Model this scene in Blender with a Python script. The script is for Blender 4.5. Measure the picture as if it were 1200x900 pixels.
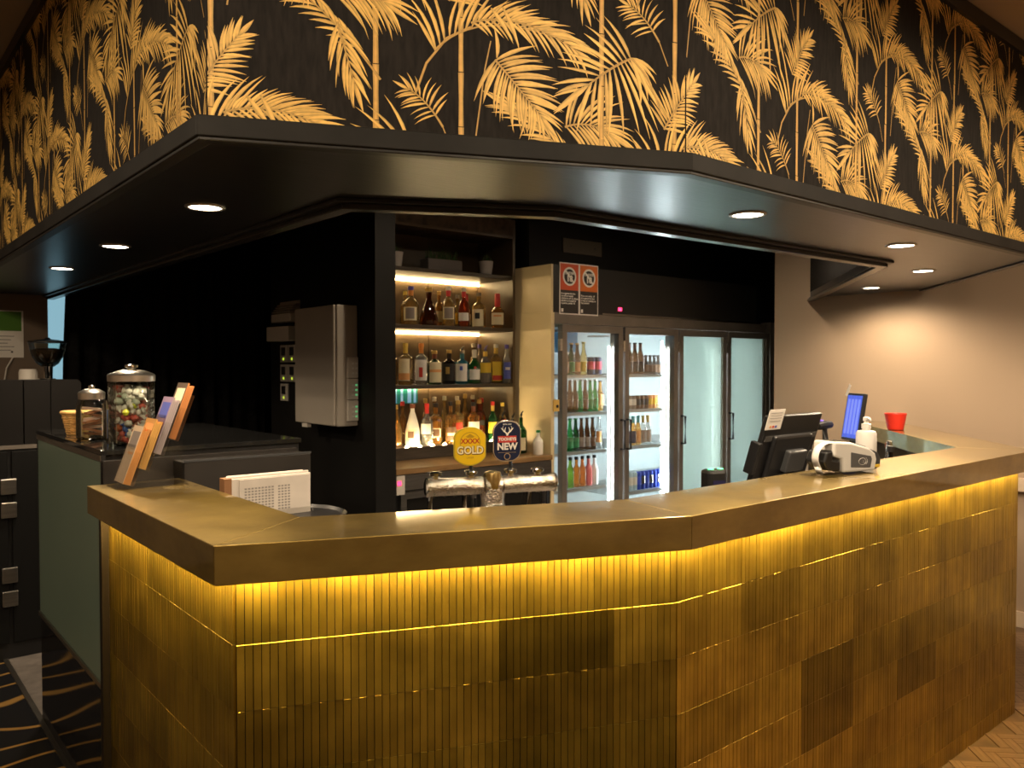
import bpy, bmesh, math, random
from mathutils import Vector, Matrix
R = math.radians
random.seed(7)
for o in list(bpy.data.objects): bpy.data.objects.remove(o)
sc = bpy.context.scene
COL = sc.collection

# ------------------------------------------------------------------ camera, world, exposure
cam_d = bpy.data.cameras.new('camera'); cam = bpy.data.objects.new('camera', cam_d); COL.objects.link(cam)
cam.location = (0, 0, 1.6)
cam.rotation_euler = (R(90) - math.atan(22/951), 0, R(50.07) - R(90))
cam_d.sensor_width = 36; cam_d.lens = 951/1200*36
cam_d.clip_start = .05; cam_d.clip_end = 60
cam_d.dof.use_dof = True; cam_d.dof.focus_distance = 2.15; cam_d.dof.aperture_fstop = 8.0
sc.camera = cam
w = bpy.data.worlds.new('world'); sc.world = w; w.use_nodes = True
w.node_tree.nodes['Background'].inputs[0].default_value = (1, .8, .6, 1)
w.node_tree.nodes['Background'].inputs[1].default_value = .02
vs = sc.view_settings
vs.view_transform = 'Standard'; vs.look = 'None'; vs.exposure = 0.28; vs.gamma = 1.0; vs.use_curve_mapping = False
sc.cycles.use_denoising = True
sc.cycles.max_bounces = 10; sc.cycles.transmission_bounces = 10; sc.cycles.transparent_max_bounces = 12
sc.cycles.sample_clamp_indirect = 6.0; sc.cycles.caustics_refractive = False; sc.cycles.caustics_reflective = False

WARM = (1.0, .78, .53)
ROOM_W = 125.0       # each added, unseen ceiling downlight of the room
SOFFIT_W = 80.0      # each downlight in the bar soffit
AISLE_W = 42.0  # each added fill downlight over the service aisle
LED_BAR = 250.0      # strip under the counter edge
LED_SHELF = 33.0
LED_COOL = 36.0

# ------------------------------------------------------------------ materials
MATS = {}
def mat(name, col, rough=.5, metal=0, trans=0, emit=None, estr=0, ior=1.45, spec=.5, noise=None, bump=None, alpha=1, coat=0):
    """procedural principled material; noise=(scale, amount, detail[, stretch]) mottles colour; bump=(scale, strength)"""
    if name in MATS: return MATS[name]
    m = bpy.data.materials.new(name); m.use_nodes = True; MATS[name] = m
    nt = m.node_tree; b = nt.nodes['Principled BSDF']
    c = (*col, 1)
    b.inputs['Base Color'].default_value = c
    b.inputs['Roughness'].default_value = rough; b.inputs['Metallic'].default_value = metal
    b.inputs['Transmission Weight'].default_value = trans; b.inputs['IOR'].default_value = ior
    b.inputs['Specular IOR Level'].default_value = spec; b.inputs['Alpha'].default_value = alpha
    b.inputs['Coat Weight'].default_value = coat
    if emit: b.inputs['Emission Color'].default_value = (*emit, 1); b.inputs['Emission Strength'].default_value = estr
    if noise or bump:
        tc = nt.nodes.new('ShaderNodeTexCoord'); mp = nt.nodes.new('ShaderNodeMapping')
        nt.links.new(tc.outputs['Object'], mp.inputs[0])
        if noise and len(noise) > 3: mp.inputs['Scale'].default_value = noise[3]
    if noise:
        n = nt.nodes.new('ShaderNodeTexNoise'); n.inputs['Scale'].default_value = noise[0]; n.inputs['Detail'].default_value = noise[2]
        nt.links.new(mp.outputs[0], n.inputs[0])
        r = nt.nodes.new('ShaderNodeValToRGB'); a = noise[1]
        r.color_ramp.elements[0].position = .3; r.color_ramp.elements[1].position = .7
        r.color_ramp.elements[0].color = (*[max(0, v*(1-a)) for v in col], 1)
        r.color_ramp.elements[1].color = (*[min(1, v*(1+a)) for v in col], 1)
        nt.links.new(n.outputs[0], r.inputs[0]); nt.links.new(r.outputs[0], b.inputs['Base Color'])
    if bump:
        n2 = nt.nodes.new('ShaderNodeTexNoise'); n2.inputs['Scale'].default_value = bump[0]; n2.inputs['Detail'].default_value = 4
        nt.links.new(mp.outputs[0], n2.inputs[0])
        bp = nt.nodes.new('ShaderNodeBump'); bp.inputs['Strength'].default_value = bump[1]; bp.inputs['Distance'].default_value = .01
        nt.links.new(n2.outputs[0], bp.inputs['Height']); nt.links.new(bp.outputs[0], b.inputs['Normal'])
    return m
def thin_glass(name, tint, rough=.0, refl=.5, body=None, body_w=0.0):
    """clear glass that lets light pass straight through, with Fresnel reflection; body adds a refracting tinted core"""
    if name in MATS: return MATS[name]
    m = bpy.data.materials.new(name); m.use_nodes = True; MATS[name] = m; nt = m.node_tree
    for n in list(nt.nodes): nt.nodes.remove(n)
    out = nt.nodes.new('ShaderNodeOutputMaterial'); tr = nt.nodes.new('ShaderNodeBsdfTransparent'); tr.inputs[0].default_value = (*tint, 1)
    gl = nt.nodes.new('ShaderNodeBsdfGlossy'); gl.inputs['Roughness'].default_value = rough; gl.inputs[0].default_value = (1,1,1,1)
    fr = nt.nodes.new('ShaderNodeFresnel'); fr.inputs[0].default_value = 1.45
    sc_ = nt.nodes.new('ShaderNodeMath'); sc_.operation = 'MULTIPLY'; sc_.inputs[1].default_value = refl; nt.links.new(fr.outputs[0], sc_.inputs[0])
    base = tr
    if body:
        b = nt.nodes.new('ShaderNodeBsdfPrincipled'); b.inputs['Base Color'].default_value = (*body, 1); b.inputs['Roughness'].default_value = .06; b.inputs['Transmission Weight'].default_value = .82; b.inputs['IOR'].default_value = 1.33
        mx0 = nt.nodes.new('ShaderNodeMixShader'); mx0.inputs[0].default_value = body_w
        nt.links.new(tr.outputs[0], mx0.inputs[1]); nt.links.new(b.outputs[0], mx0.inputs[2]); base = mx0
    mx = nt.nodes.new('ShaderNodeMixShader'); nt.links.new(sc_.outputs[0], mx.inputs[0]); nt.links.new(base.outputs[0], mx.inputs[1]); nt.links.new(gl.outputs[0], mx.inputs[2])
    nt.links.new(mx.outputs[0], out.inputs[0]); return m
def frosted(name, col):
    if name in MATS: return MATS[name]
    m = bpy.data.materials.new(name); m.use_nodes = True; MATS[name] = m; nt = m.node_tree
    for n in list(nt.nodes): nt.nodes.remove(n)
    out = nt.nodes.new('ShaderNodeOutputMaterial'); t = nt.nodes.new('ShaderNodeBsdfTranslucent'); t.inputs[0].default_value = (*col, 1)
    rf = nt.nodes.new('ShaderNodeBsdfRefraction'); rf.inputs[0].default_value = (*col, 1); rf.inputs['Roughness'].default_value = .45; rf.inputs['IOR'].default_value = 1.1
    m0 = nt.nodes.new('ShaderNodeMixShader'); m0.inputs[0].default_value = .3; nt.links.new(t.outputs[0], m0.inputs[1]); nt.links.new(rf.outputs[0], m0.inputs[2])
    gl = nt.nodes.new('ShaderNodeBsdfGlossy'); gl.inputs['Roughness'].default_value = .15
    fr = nt.nodes.new('ShaderNodeFresnel'); fr.inputs[0].default_value = 1.3
    mx = nt.nodes.new('ShaderNodeMixShader'); nt.links.new(fr.outputs[0], mx.inputs[0]); nt.links.new(m0.outputs[0], mx.inputs[1]); nt.links.new(gl.outputs[0], mx.inputs[2])
    nt.links.new(mx.outputs[0], out.inputs[0]); return m
def nodes(m): return m.node_tree, m.node_tree.nodes['Principled BSDF']

M_black = mat('black_paint', (.006, .0055, .005), .6, spec=.3, noise=(3, .3, 3))
M_soffit = mat('black_gloss_paint', (.011, .010, .010), .30, spec=.9, noise=(2.5, .4, 4, (1, 6, 1)), bump=(14, .05))
M_trim = mat('black_trim_paint', (.014, .013, .012), .38, noise=(9, .3, 3))
M_paper = mat('wallpaper_ground', (.016, .0135, .012), .75, spec=.2, noise=(90, .35, 2, (1, 1, .2)))
M_beige = mat('beige_wall_paint', (.40, .30, .215), .62, spec=.25, noise=(1.3, .04, 2), bump=(120, .03))
M_ceil = mat('ceiling_paint', (.45, .36, .27), .8)
M_white = mat('white_plastic', (.72, .70, .66), .35)
M_ivory = mat('ivory_plastic', (.60, .56, .50), .4)
M_blackpl = mat('black_plastic', (.012, .012, .013), .4)
M_darkpl = mat('charcoal_plastic', (.05, .052, .055), .4)
M_chrome = mat('chrome', (.78, .76, .72), .09, 1)
M_lid = mat('spun_steel', (.74,.71,.66), .28, 1)
M_steel = mat('brushed_steel', (.42, .40, .37), .32, 1, noise=(6, .12, 3, (1, 1, 14)))
M_fridge = mat('dark_steel_frame', (.21, .185, .16), .42, .5, noise=(5, .15, 3))
M_greybox = mat('grey_enamel', (.40, .36, .31), .45, noise=(2, .05, 2))
M_glass = thin_glass('clear_glass', (.98,.99,.985), .0, .22)
M_jar = thin_glass('jar_glass', (.94,.98,.96), .02, .9)
M_acryl = thin_glass('clear_acrylic', (.97,.97,.965), .03, .4)
M_red = mat('red_plastic', (.72, .035, .018), .35)
M_wicker = mat('wicker', (.62, .36, .11), .6, noise=(40, .35, 3))
M_paperw = mat('white_paper', (.70, .64, .58), .7, noise=(12, .08, 2))
M_ink = mat('grey_ink', (.12, .11, .11), .7)
M_granite = mat('polished_granite', (.012, .011, .011), .08, spec=.6, noise=(60, .6, 4))
M_greengl = mat('frosted_green_glass', (.135, .19, .15), .28, spec=.6, noise=(1.5, .08, 2))
M_topgl = mat('black_glass_top', (.012, .012, .012), .06, spec=.6)
M_woodbench = mat('bench_timber', (.26, .15, .06), .4, noise=(5, .35, 4, (1, 8, 8)))
M_shelfbk = mat('shelf_back_board', (.105, .072, .042), .38, noise=(4, .3, 4))
M_shelfbd = mat('shelf_board', (.055, .042, .03), .4, noise=(6, .3, 4, (1, 9, 9)))
M_fridgein = mat('cooler_liner', (.62, .68, .68), .5)
M_wire = mat('cooler_shelf', (.55, .58, .58), .35, .6)
M_frost = frosted('frosted_cooler_glass', (.90,.97,.90))
M_curtain = mat('black_drape', (.009, .0085, .0085), .95, spec=.1, noise=(30, .4, 3))
M_navy = mat('navy_wall_paint', (.012, .017, .025), .6)
M_ledge = mat('painted_ledge', (.62, .50, .37), .5)
M_soil = mat('foliage', (.03, .07, .015), .7, noise=(40, .5, 3))
M_vinyl = mat('bar_vinyl', (.16, .14, .125), .6, noise=(20, .2, 4))
M_bean = mat('coffee_beans', (.055, .022, .008), .4, noise=(90, .7, 3), bump=(90, .8))
M_lens = mat('lamp_lens', (1, 1, 1), .5, emit=(1, .88, .68), estr=22)
M_ledbar = mat('led_strip_amber', (1, .8, .4), .5, emit=(1.0, .66, .18), estr=LED_BAR)
M_ledsh = mat('led_tube_warm', (1, .9, .7), .5, emit=(1.0, .70, .32), estr=LED_SHELF)
M_leddot = mat('led_dot_warm', (1, .9, .7), .5, emit=(1.0, .76, .38), estr=260)
M_ledco = mat('led_tube_cool', (.9, 1, 1), .5, emit=(.82, .96, 1.0), estr=LED_COOL)
M_glowr = mat('red_digit', (.5, 0, .02), .5, emit=(1, .03, .10), estr=4)
M_glowg = mat('green_indicator', (.1, .6, .2), .5, emit=(.08, 1, .35), estr=2.2)
M_keyg = mat('green_key', (.25, .45, .25), .5, emit=(.15,.8,.3), estr=.35)
M_glowy = mat('yellow_indicator', (.5, .6, .1), .5, emit=(.62, .8, .05), estr=.7)
M_glowb = mat('blue_indicator', (.1, .1, .8), .5, emit=(.1, .12, 1), estr=3)

def brass_top():
    m = mat('aged_brass_sheet', (.44, .31, .105), .4, .95, coat=1.0)
    m.node_tree.nodes['Principled BSDF'].inputs['Coat Roughness'].default_value = .06; m.node_tree.nodes['Principled BSDF'].inputs['Coat IOR'].default_value = 1.55
    nt, b = nodes(m)
    tc = nt.nodes.new('ShaderNodeTexCoord')
    n = nt.nodes.new('ShaderNodeTexNoise'); n.inputs['Scale'].default_value = 3.2; n.inputs['Detail'].default_value = 7; n.inputs['Roughness'].default_value = .62
    mp = nt.nodes.new('ShaderNodeMapping'); mp.inputs['Scale'].default_value = (1, 1, 2)
    nt.links.new(tc.outputs['Object'], mp.inputs[0]); nt.links.new(mp.outputs[0], n.inputs[0])
    r = nt.nodes.new('ShaderNodeValToRGB'); r.color_ramp.elements[0].position = .3; r.color_ramp.elements[1].position = .72
    r.color_ramp.elements[0].color = (.25, .168, .046, 1); r.color_ramp.elements[1].color = (.47, .335, .095, 1)
    nt.links.new(n.outputs[0], r.inputs[0]); nt.links.new(r.outputs[0], b.inputs['Base Color'])
    rr = nt.nodes.new('ShaderNodeMapRange'); rr.inputs[3].default_value = .36; rr.inputs[4].default_value = .52
    n2 = nt.nodes.new('ShaderNodeTexNoise'); n2.inputs['Scale'].default_value = 14; n2.inputs['Detail'].default_value = 5
    nt.links.new(mp.outputs[0], n2.inputs[0]); nt.links.new(n2.outputs[0], rr.inputs[0]); nt.links.new(rr.outputs[0], b.inputs['Roughness'])
    bp = nt.nodes.new('ShaderNodeBump'); bp.inputs['Strength'].default_value = .02; bp.inputs['Distance'].default_value = .004
    nt.links.new(n2.outputs[0], bp.inputs['Height']); nt.links.new(bp.outputs[0], b.inputs['Normal'])
    return m
M_brass = brass_top()
def brass_tile():
    """aged brass finger tiles: Object colour carries the tone of the sheet, the 'tone' attribute that of the single finger"""
    m = mat('aged_brass_tile', (.3, .2, .05), .36, .93)
    nt, b = nodes(m)
    oi = nt.nodes.new('ShaderNodeObjectInfo'); at = nt.nodes.new('ShaderNodeAttribute'); at.attribute_name = 'tone'
    tc = nt.nodes.new('ShaderNodeTexCoord')
    n = nt.nodes.new('ShaderNodeTexNoise'); n.inputs['Scale'].default_value = 7; n.inputs['Detail'].default_value = 3; n.inputs['Roughness'].default_value = .5
    ad = nt.nodes.new('ShaderNodeVectorMath'); ad.operation = 'ADD'
    nt.links.new(tc.outputs['Object'], ad.inputs[0]); nt.links.new(oi.outputs['Location'], ad.inputs[1]); nt.links.new(ad.outputs[0], n.inputs[0])
    mr = nt.nodes.new('ShaderNodeMapRange'); mr.inputs[1].default_value = .3; mr.inputs[2].default_value = .7; mr.inputs[3].default_value = .70; mr.inputs[4].default_value = 1.2
    nt.links.new(n.outputs[0], mr.inputs[0])
    m1 = nt.nodes.new('ShaderNodeVectorMath'); m1.operation = 'SCALE'; nt.links.new(oi.outputs['Color'], m1.inputs[0]); nt.links.new(mr.outputs[0], m1.inputs['Scale'])
    m2 = nt.nodes.new('ShaderNodeVectorMath'); m2.operation = 'MULTIPLY'; nt.links.new(m1.outputs[0], m2.inputs[0]); nt.links.new(at.outputs['Color'], m2.inputs[1])
    nt.links.new(m2.outputs[0], b.inputs['Base Color'])
    r2 = nt.nodes.new('ShaderNodeMapRange'); r2.inputs[3].default_value = .27; r2.inputs[4].default_value = .36
    nt.links.new(n.outputs[0], r2.inputs[0]); nt.links.new(r2.outputs[0], b.inputs['Roughness'])
    return m
M_tile = brass_tile()
M_grout = mat('dark_grout', (.035, .024, .010), .8)
def carpet():
    m = mat('swirl_carpet', (.01, .01, .011), .95, spec=.1)
    nt, b = nodes(m)
    tc = nt.nodes.new('ShaderNodeTexCoord'); wv = nt.nodes.new('ShaderNodeTexWave')
    wv.wave_type = 'RINGS'; wv.inputs['Scale'].default_value = 1.15; wv.inputs['Distortion'].default_value = 16; wv.inputs['Detail'].default_value = 1.0; wv.inputs['Detail Scale'].default_value = .9
    nt.links.new(tc.outputs['Object'], wv.inputs[0])
    r = nt.nodes.new('ShaderNodeValToRGB'); e = r.color_ramp.elements
    e[0].position = .945; e[0].color = (.010, .010, .012, 1); e[1].position = .985; e[1].color = (.26, .15, .045, 1)
    nt.links.new(wv.outputs['Fac'], r.inputs[0]); nt.links.new(r.outputs[0], b.inputs['Base Color'])
    return m
M_carpet = carpet()
M_plank = mat('parquet_oak', (.165, .098, .052), .42, noise=(7, .3, 5, (1, 10, 1)))
def gold_print():
    m = mat('gold_palm_print', (.6, .35, .06), .5, .0)
    nt, b = nodes(m)
    at = nt.nodes.new('ShaderNodeAttribute'); at.attribute_name = 'tone'
    n = nt.nodes.new('ShaderNodeTexNoise'); n.inputs['Scale'].default_value = 60; n.inputs['Detail'].default_value = 3
    tc = nt.nodes.new('ShaderNodeTexCoord'); nt.links.new(tc.outputs['Object'], n.inputs[0])
    mr = nt.nodes.new('ShaderNodeMapRange'); mr.inputs[3].default_value = .75; mr.inputs[4].default_value = 1.25
    nt.links.new(n.outputs[0], mr.inputs[0])
    s = nt.nodes.new('ShaderNodeVectorMath'); s.operation = 'SCALE'; nt.links.new(at.outputs['Color'], s.inputs[0]); nt.links.new(mr.outputs[0], s.inputs['Scale'])
    nt.links.new(s.outputs[0], b.inputs['Base Color'])
    return m
M_gold = gold_print()

def cglass(name, col, rough=.03, tr=.9): return thin_glass('glass_'+name, tuple(v**.7 for v in col), rough, 1.0, col, .55)
def solid(name, col, rough=.45, metal=0): return mat('paint_'+name, col, rough, metal)

# ------------------------------------------------------------------ mesh helpers
class MB:
    def __init__(s): s.v = []; s.f = []; s.t = []      # t: tone per vertex (optional)
    def add(s, vs, fs, tone=None):
        k = len(s.v); s.v += [tuple(p) for p in vs]; s.f += [tuple(i+k for i in q) for q in fs]
        if tone is not None: s.t += (tone if isinstance(tone, list) else [tone]*len(vs))
        return s
    def box(s, x0, x1, y0, y1, z0, z1, tone=None):
        return s.add([(x0,y0,z0),(x1,y0,z0),(x1,y1,z0),(x0,y1,z0),(x0,y0,z1),(x1,y0,z1),(x1,y1,z1),(x0,y1,z1)],
              [(0,3,2,1),(4,5,6,7),(0,1,5,4),(1,2,6,5),(2,3,7,6),(3,0,4,7)], tone)
    def finger(s, x0, x1, y0, y1, z0, z1, tone, ch=.0004):
        """a finger tile: box with the top front edge chamfered"""
        return s.add([(x0,y0,z0),(x1,y0,z0),(x1,y1,z0),(x0,y1,z0),(x0,y0,z1-ch),(x1,y0,z1-ch),(x1,y0+ch*1.2,z1),(x0,y0+ch*1.2,z1),(x1,y1,z1),(x0,y1,z1)],
              [(0,3,2,1),(0,1,5,4),(4,5,6,7),(7,6,8,9),(2,3,9,8),(1,2,8,6,5),(3,0,4,7,9)], tone)
    def obox(s, mtx, hx, hy, hz):
        vs = [mtx @ Vector((a*hx, b*hy, c*hz)) for c in (-1,1) for a,b in ((-1,-1),(1,-1),(1,1),(-1,1))]
        return s.add(vs, [(0,3,2,1),(4,5,6,7),(0,1,5,4),(1,2,6,5),(2,3,7,6),(3,0,4,7)])
    def prism(s, poly, z0, z1):
        n = len(poly); vs = [(x,y,z0) for x,y in poly] + [(x,y,z1) for x,y in poly]
        return s.add(vs, [tuple(range(n-1,-1,-1)), tuple(range(n,2*n))] + [(i,(i+1)%n,n+(i+1)%n,n+i) for i in range(n)])
    def strip(s, outer, inner, z0, z1):
        """closed ribbon between two open polylines (outer listed with the inside on its left)"""
        n = len(outer)
        vs = []
        for a, b in zip(outer, inner): vs += [(*a,z0),(*b,z0),(*b,z1),(*a,z1)]
        fs = []
        for i in range(n-1):
            a = 4*i; c = 4*i+4
            fs += [(a,a+1,c+1,c),(a+3,c+3,c+2,a+2),(a,c,c+3,a+3),(a+1,a+2,c+2,c+1)]
        fs += [(0,3,2,1),(4*n-4,4*n-3,4*n-2,4*n-1)]
        return s.add(vs, fs)
    def lathe(s, prof, c=(0,0,0), seg=16, cap=True):
        k = len(prof); vs = []; fs = []
        for r, z in prof:
            for j in range(seg):
                a = 2*math.pi*j/seg; vs.append((c[0]+r*math.cos(a), c[1]+r*math.sin(a), c[2]+z))
        for i in range(k-1):
            for j in range(seg):
                j2 = (j+1) % seg; fs.append((i*seg+j, i*seg+j2, (i+1)*seg+j2, (i+1)*seg+j))
        if cap: fs += [tuple(range(seg-1,-1,-1)), tuple((k-1)*seg+j for j in range(seg))]
        return s.add(vs, fs)
    def arc(s, r, z0, z1, a0, a1, seg=10, dr=0.0):
        """open label sleeve facing -Y, angles from the -Y direction"""
        vs = []; fs = []
        for i in range(seg+1):
            a = R(-90) + a0 + (a1-a0)*i/seg
            vs += [(r*math.cos(a), r*math.sin(a), z0), ((r+dr)*math.cos(a), (r+dr)*math.sin(a), z1)]
        for i in range(seg): fs.append((2*i, 2*i+2, 2*i+3, 2*i+1))
        return s.add(vs, fs)
    def tube(s, path, r, seg=8, cap=True):
        path = [Vector(p) for p in path]; n = len(path); vs = []; fs = []
        rr = r if isinstance(r, (list, tuple)) else [r]*n
        up = Vector((0,0,1))
        for i, p in enumerate(path):
            d = (path[min(i+1,n-1)] - path[max(i-1,0)]).normalized()
            a = d.cross(up)
            if a.length < .05: a = d.cross(Vector((1,0,0)))
            a.normalize(); b = a.cross(d)
            for j in range(seg):
                t = 2*math.pi*j/seg; vs.append(p + (a*math.cos(t) + b*math.sin(t))*rr[i])
        for i in range(n-1):
            for j in range(seg):
                j2 = (j+1) % seg; fs.append((i*seg+j, (i+1)*seg+j, (i+1)*seg+j2, i*seg+j2))
        if cap: fs += [tuple(range(seg)), tuple((n-1)*seg+j for j in range(seg-1,-1,-1))]
        return s.add(vs, fs)
    def mesh(s, name, m, smooth=False):
        me = bpy.data.meshes.new(name); me.from_pydata(s.v, [], s.f); me.update()
        if s.t and len(s.t) == len(s.v):
            ca = me.color_attributes.new('tone', 'FLOAT_COLOR', 'POINT')
            for i, t in enumerate(s.t):
                ca.data[i].color = (*t, 1) if isinstance(t, tuple) else (t, t, t, 1)
        me.materials.append(m)
        bm = bmesh.new(); bm.from_mesh(me); bmesh.ops.recalc_face_normals(bm, faces=bm.faces); bm.to_mesh(me); bm.free()
        if smooth:
            for p in me.polygons: p.use_smooth = True
        return me
def smooth_angle(o, deg=35):
    me = o.data
    for p in me.polygons: p.use_smooth = True
    try: me.set_sharp_from_angle(angle=R(deg))
    except Exception: pass
def put(name, mb, m, parent=None, loc=(0,0,0), rz=0, smooth=False, bevel=0, rot=None):
    me = mb.mesh(name, m) if isinstance(mb, MB) else mb
    o = bpy.data.objects.new(name, me); COL.objects.link(o)
    o.location = loc; o.rotation_euler = rot or (0,0,rz)
    if parent: o.parent = parent
    if smooth: smooth_angle(o)
    if bevel:
        b = o.modifiers.new('bevel', 'BEVEL'); b.width = bevel; b.segments = 2; b.limit_method = 'ANGLE'; b.angle_limit = R(40)
    return o
def tag(o, label, cat, group=None):
    o['label'] = label; o['category'] = cat
    if group: o['group'] = group
    return o
def thing(name, label, cat, loc=(0,0,0), rz=0, group=None):
    o = bpy.data.objects.new(name, None); COL.objects.link(o); o.empty_display_size = .05
    o.location = loc; o.rotation_euler = (0,0,rz)
    return tag(o, label, cat, group)
def struct(name, mb, m, label=None, parent=None, **k):
    o = put(name, mb, m, parent, **k)
    if not parent: o['kind'] = 'structure'
    if label: o['label'] = label
    return o
def copy_tree(o, parent=None):
    c = o.copy(); COL.objects.link(c); c.parent = parent
    for ch in list(o.children): copy_tree(ch, c)
    return c
def text(name, body, size, m, parent, loc, rot, bold=0.0, extrude=.0003, align='CENTER', sx=1.0):
    cu = bpy.data.curves.new(name, 'FONT'); cu.body = body; cu.size = size; cu.align_x = align; cu.align_y = 'CENTER'
    cu.offset = bold; cu.extrude = extrude; cu.resolution_u = 3; cu.space_line = .95
    t = bpy.data.objects.new(name, cu); COL.objects.link(t)
    bpy.context.view_layer.update()
    me = bpy.data.meshes.new_from_object(t.evaluated_get(bpy.context.evaluated_depsgraph_get()))
    bpy.data.objects.remove(t); bpy.data.curves.remove(cu)
    me.materials.clear(); me.materials.append(m); me.name = name
    o = bpy.data.objects.new(name, me); COL.objects.link(o); o.parent = parent; o.location = loc; o.rotation_euler = rot
    o.scale = (sx, 1, 1)
    return o
def offset(pl, d):
    """offset an open polyline to its left by d"""
    out = []; n = len(pl); P = [Vector(p) for p in pl]
    nr = []
    for i in range(n-1):
        t = (P[i+1]-P[i]).normalized(); nr.append(Vector((-t.y, t.x)))
    for i in range(n):
        if i == 0: out.append(P[0]+nr[0]*d)
        elif i == n-1: out.append(P[-1]+nr[-1]*d)
        else:
            b = (nr[i-1]+nr[i]); b = b/(b.length_squared)*2
            out.append(P[i]+b*d)
    return [tuple(p) for p in out]

# ------------------------------------------------------------------ plan
FZ = -.035                                   # floor level
WX = 5.66                                    # face of the right wall
TOPZ = 1.205
def endwall(pl):                             # run the last leg out to the right wall
    a, b = Vector(pl[-2]), Vector(pl[-1]); t = (WX-a.x)/(b.x-a.x); p = a+(b-a)*t
    return pl[:-1] + [(WX, p.y)]
BAR = [(.633, 2.925), (.633, 1.772), (1.722, 1.322), (4.26, 1.322), (5.66, 2.585)]
BULK = [(.623, 6.75), (.623, 1.829), (1.73, 1.331), (4.39, 1.331), (5.66, 2.408)]
BULK_IN = [(1.235, 6.75), (1.235, 2.27), (1.81, 1.965), (3.96, 1.905), (5.66, 3.26)]
SOF = 2.11

# ------------------------------------------------------------------ structure
struct('floor', MB().box(-4, 7.6, -4, 7.2, FZ-.1, FZ), M_carpet, 'dark carpet with curving gold lines')
struct('floor_bar', MB().prism([(.72,5.2),(.72,2.9),(.74,1.9),(1.75,1.45),(4.2,1.45),(5.64,2.7),(5.64,3.6),(7.5,3.6),(7.5,6.8),(.72,6.8)], FZ, FZ+.004), M_vinyl, 'grey vinyl floor behind the bar')
struct('trim_5', MB().box(.70, .722, 3.0, 6.7, FZ, FZ+.008), M_steel, 'metal edge strip between carpet and bar floor')
fw = struct('floor_wood', MB().prism([(2.2,-4),(WX,-4),(WX,2.4),(4.4,1.45),(2.2,1.45)], FZ, FZ+.003), mat('parquet_base', (.12,.07,.036), .5, noise=(9,.35,4)), 'herringbone timber floor')
# herringbone planks, where the photograph shows them
pl_me = MB().box(-.0665, .0665, -.0216, .0216, 0, .006).mesh('plank', M_plank)
Wp = .045; c45 = Matrix.Rotation(R(45), 2)
def in_wood(p): return 3.3 < p.x < WX-.1 and .95 < p.y and (p.y < 1.338 if p.x < 4.18 else p.y < min(2.2, 1.30+(p.x-4.18)*.86))
cnt = 0
for i in range(-55, 55):
    for j in range(-55, 55):
        if (i-j) % 6 == 0: ctr, rz = ((i+1.5)*Wp, (j+.5)*Wp), R(45)
        elif (i-j) % 6 == 3: ctr, rz = ((i+.5)*Wp, (j-.5)*Wp), R(135)
        else: continue
        q = c45 @ Vector(ctr) + Vector((4.2, 1.0))
        if in_wood(q) and cnt < 300:
            put('plank', pl_me, None, fw, (q.x, q.y, FZ+.003), rz); cnt += 1
struct('ceiling', MB().box(-4, 7.6, -4, 7.2, 3.06, 3.16), M_ceil, 'pale ceiling of the room')
struct('ceiling_bar', MB().prism([(1.25,6.74),(1.25,2.28),(1.82,1.98),(3.95,1.92),(5.65,3.27),(7.5,3.6),(7.5,6.7)], 2.78, 2.82), M_black, 'black ceiling above the bar')
# right wall with its free end
struct('wall_right', MB().box(WX, WX+.14, -4, 3.56, FZ, 3.06), M_beige, 'beige painted wall at the right end of the bar')
struct('baseboard_right', MB().box(WX-.016, WX, -4, 2.3, FZ, FZ+.10), M_ledge, 'pale skirting board on the right wall')
struct('trim_4', MB().box(WX-.045, WX, -4, 2.2, .82, .90), M_ledge, 'pale painted ledge on the right wall')
struct('wall_left', MB().box(-4.1, -4, -4, 7.2, FZ, 3.06), M_beige, 'beige wall at the far left of the room')
struct('wall_behind', MB().box(-4, 7.6, -4.1, -4, FZ, 3.06), M_beige, 'beige wall behind the viewer')
struct('wall_back_left', MB().box(-4, 1.215, 6.75, 6.87, FZ, 3.06), mat('brown_wall_paint', (.17, .125, .09), .65, noise=(1.5,.05,2)), 'brown wall behind the grinder')
struct('wall_back', MB().box(1.215, 7.6, 7.05, 7.2, FZ, 3.06), M_navy, 'dark navy wall behind the curtain')
struct('wall_outer', MB().box(7.5, 7.6, -4, 7.05, FZ, 3.06), M_black, 'black wall beyond the coolers')
struct('wall_center', MB().box(2.345, 2.478, 4.0, 5.42, FZ, 2.78), M_black, 'black stub wall carrying the grey box')
struct('wall_bar', MB().box(2.478, 7.5, 4.86, 4.96, FZ, 2.78), M_black, 'black wall behind shelves and coolers')
struct('wall_header', MB().box(3.756, 7.5, 4.30, 4.86, 1.98, 2.78), M_black, 'black wall above the coolers')
# window strip behind the curtain
wn = struct('window_1', MB().box(1.22, 1.95, 6.98, 7.02, .9, 2.6), mat('daylight_pane', (.25,.4,.45), .4, emit=(.33,.60,.72), estr=.62), 'narrow strip of pale blue window beside the curtain')
wf = MB(); wf.box(1.216,1.25,6.95,7.045,.86,2.64); wf.box(1.93,1.97,6.95,7.045,.86,2.64); wf.box(1.25,1.93,6.95,7.045,.86,.9); wf.box(1.25,1.93,6.95,7.045,2.6,2.64)
put('window_frame', wf, mat('teal_frame', (.02,.16,.13), .5), wn)

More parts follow.
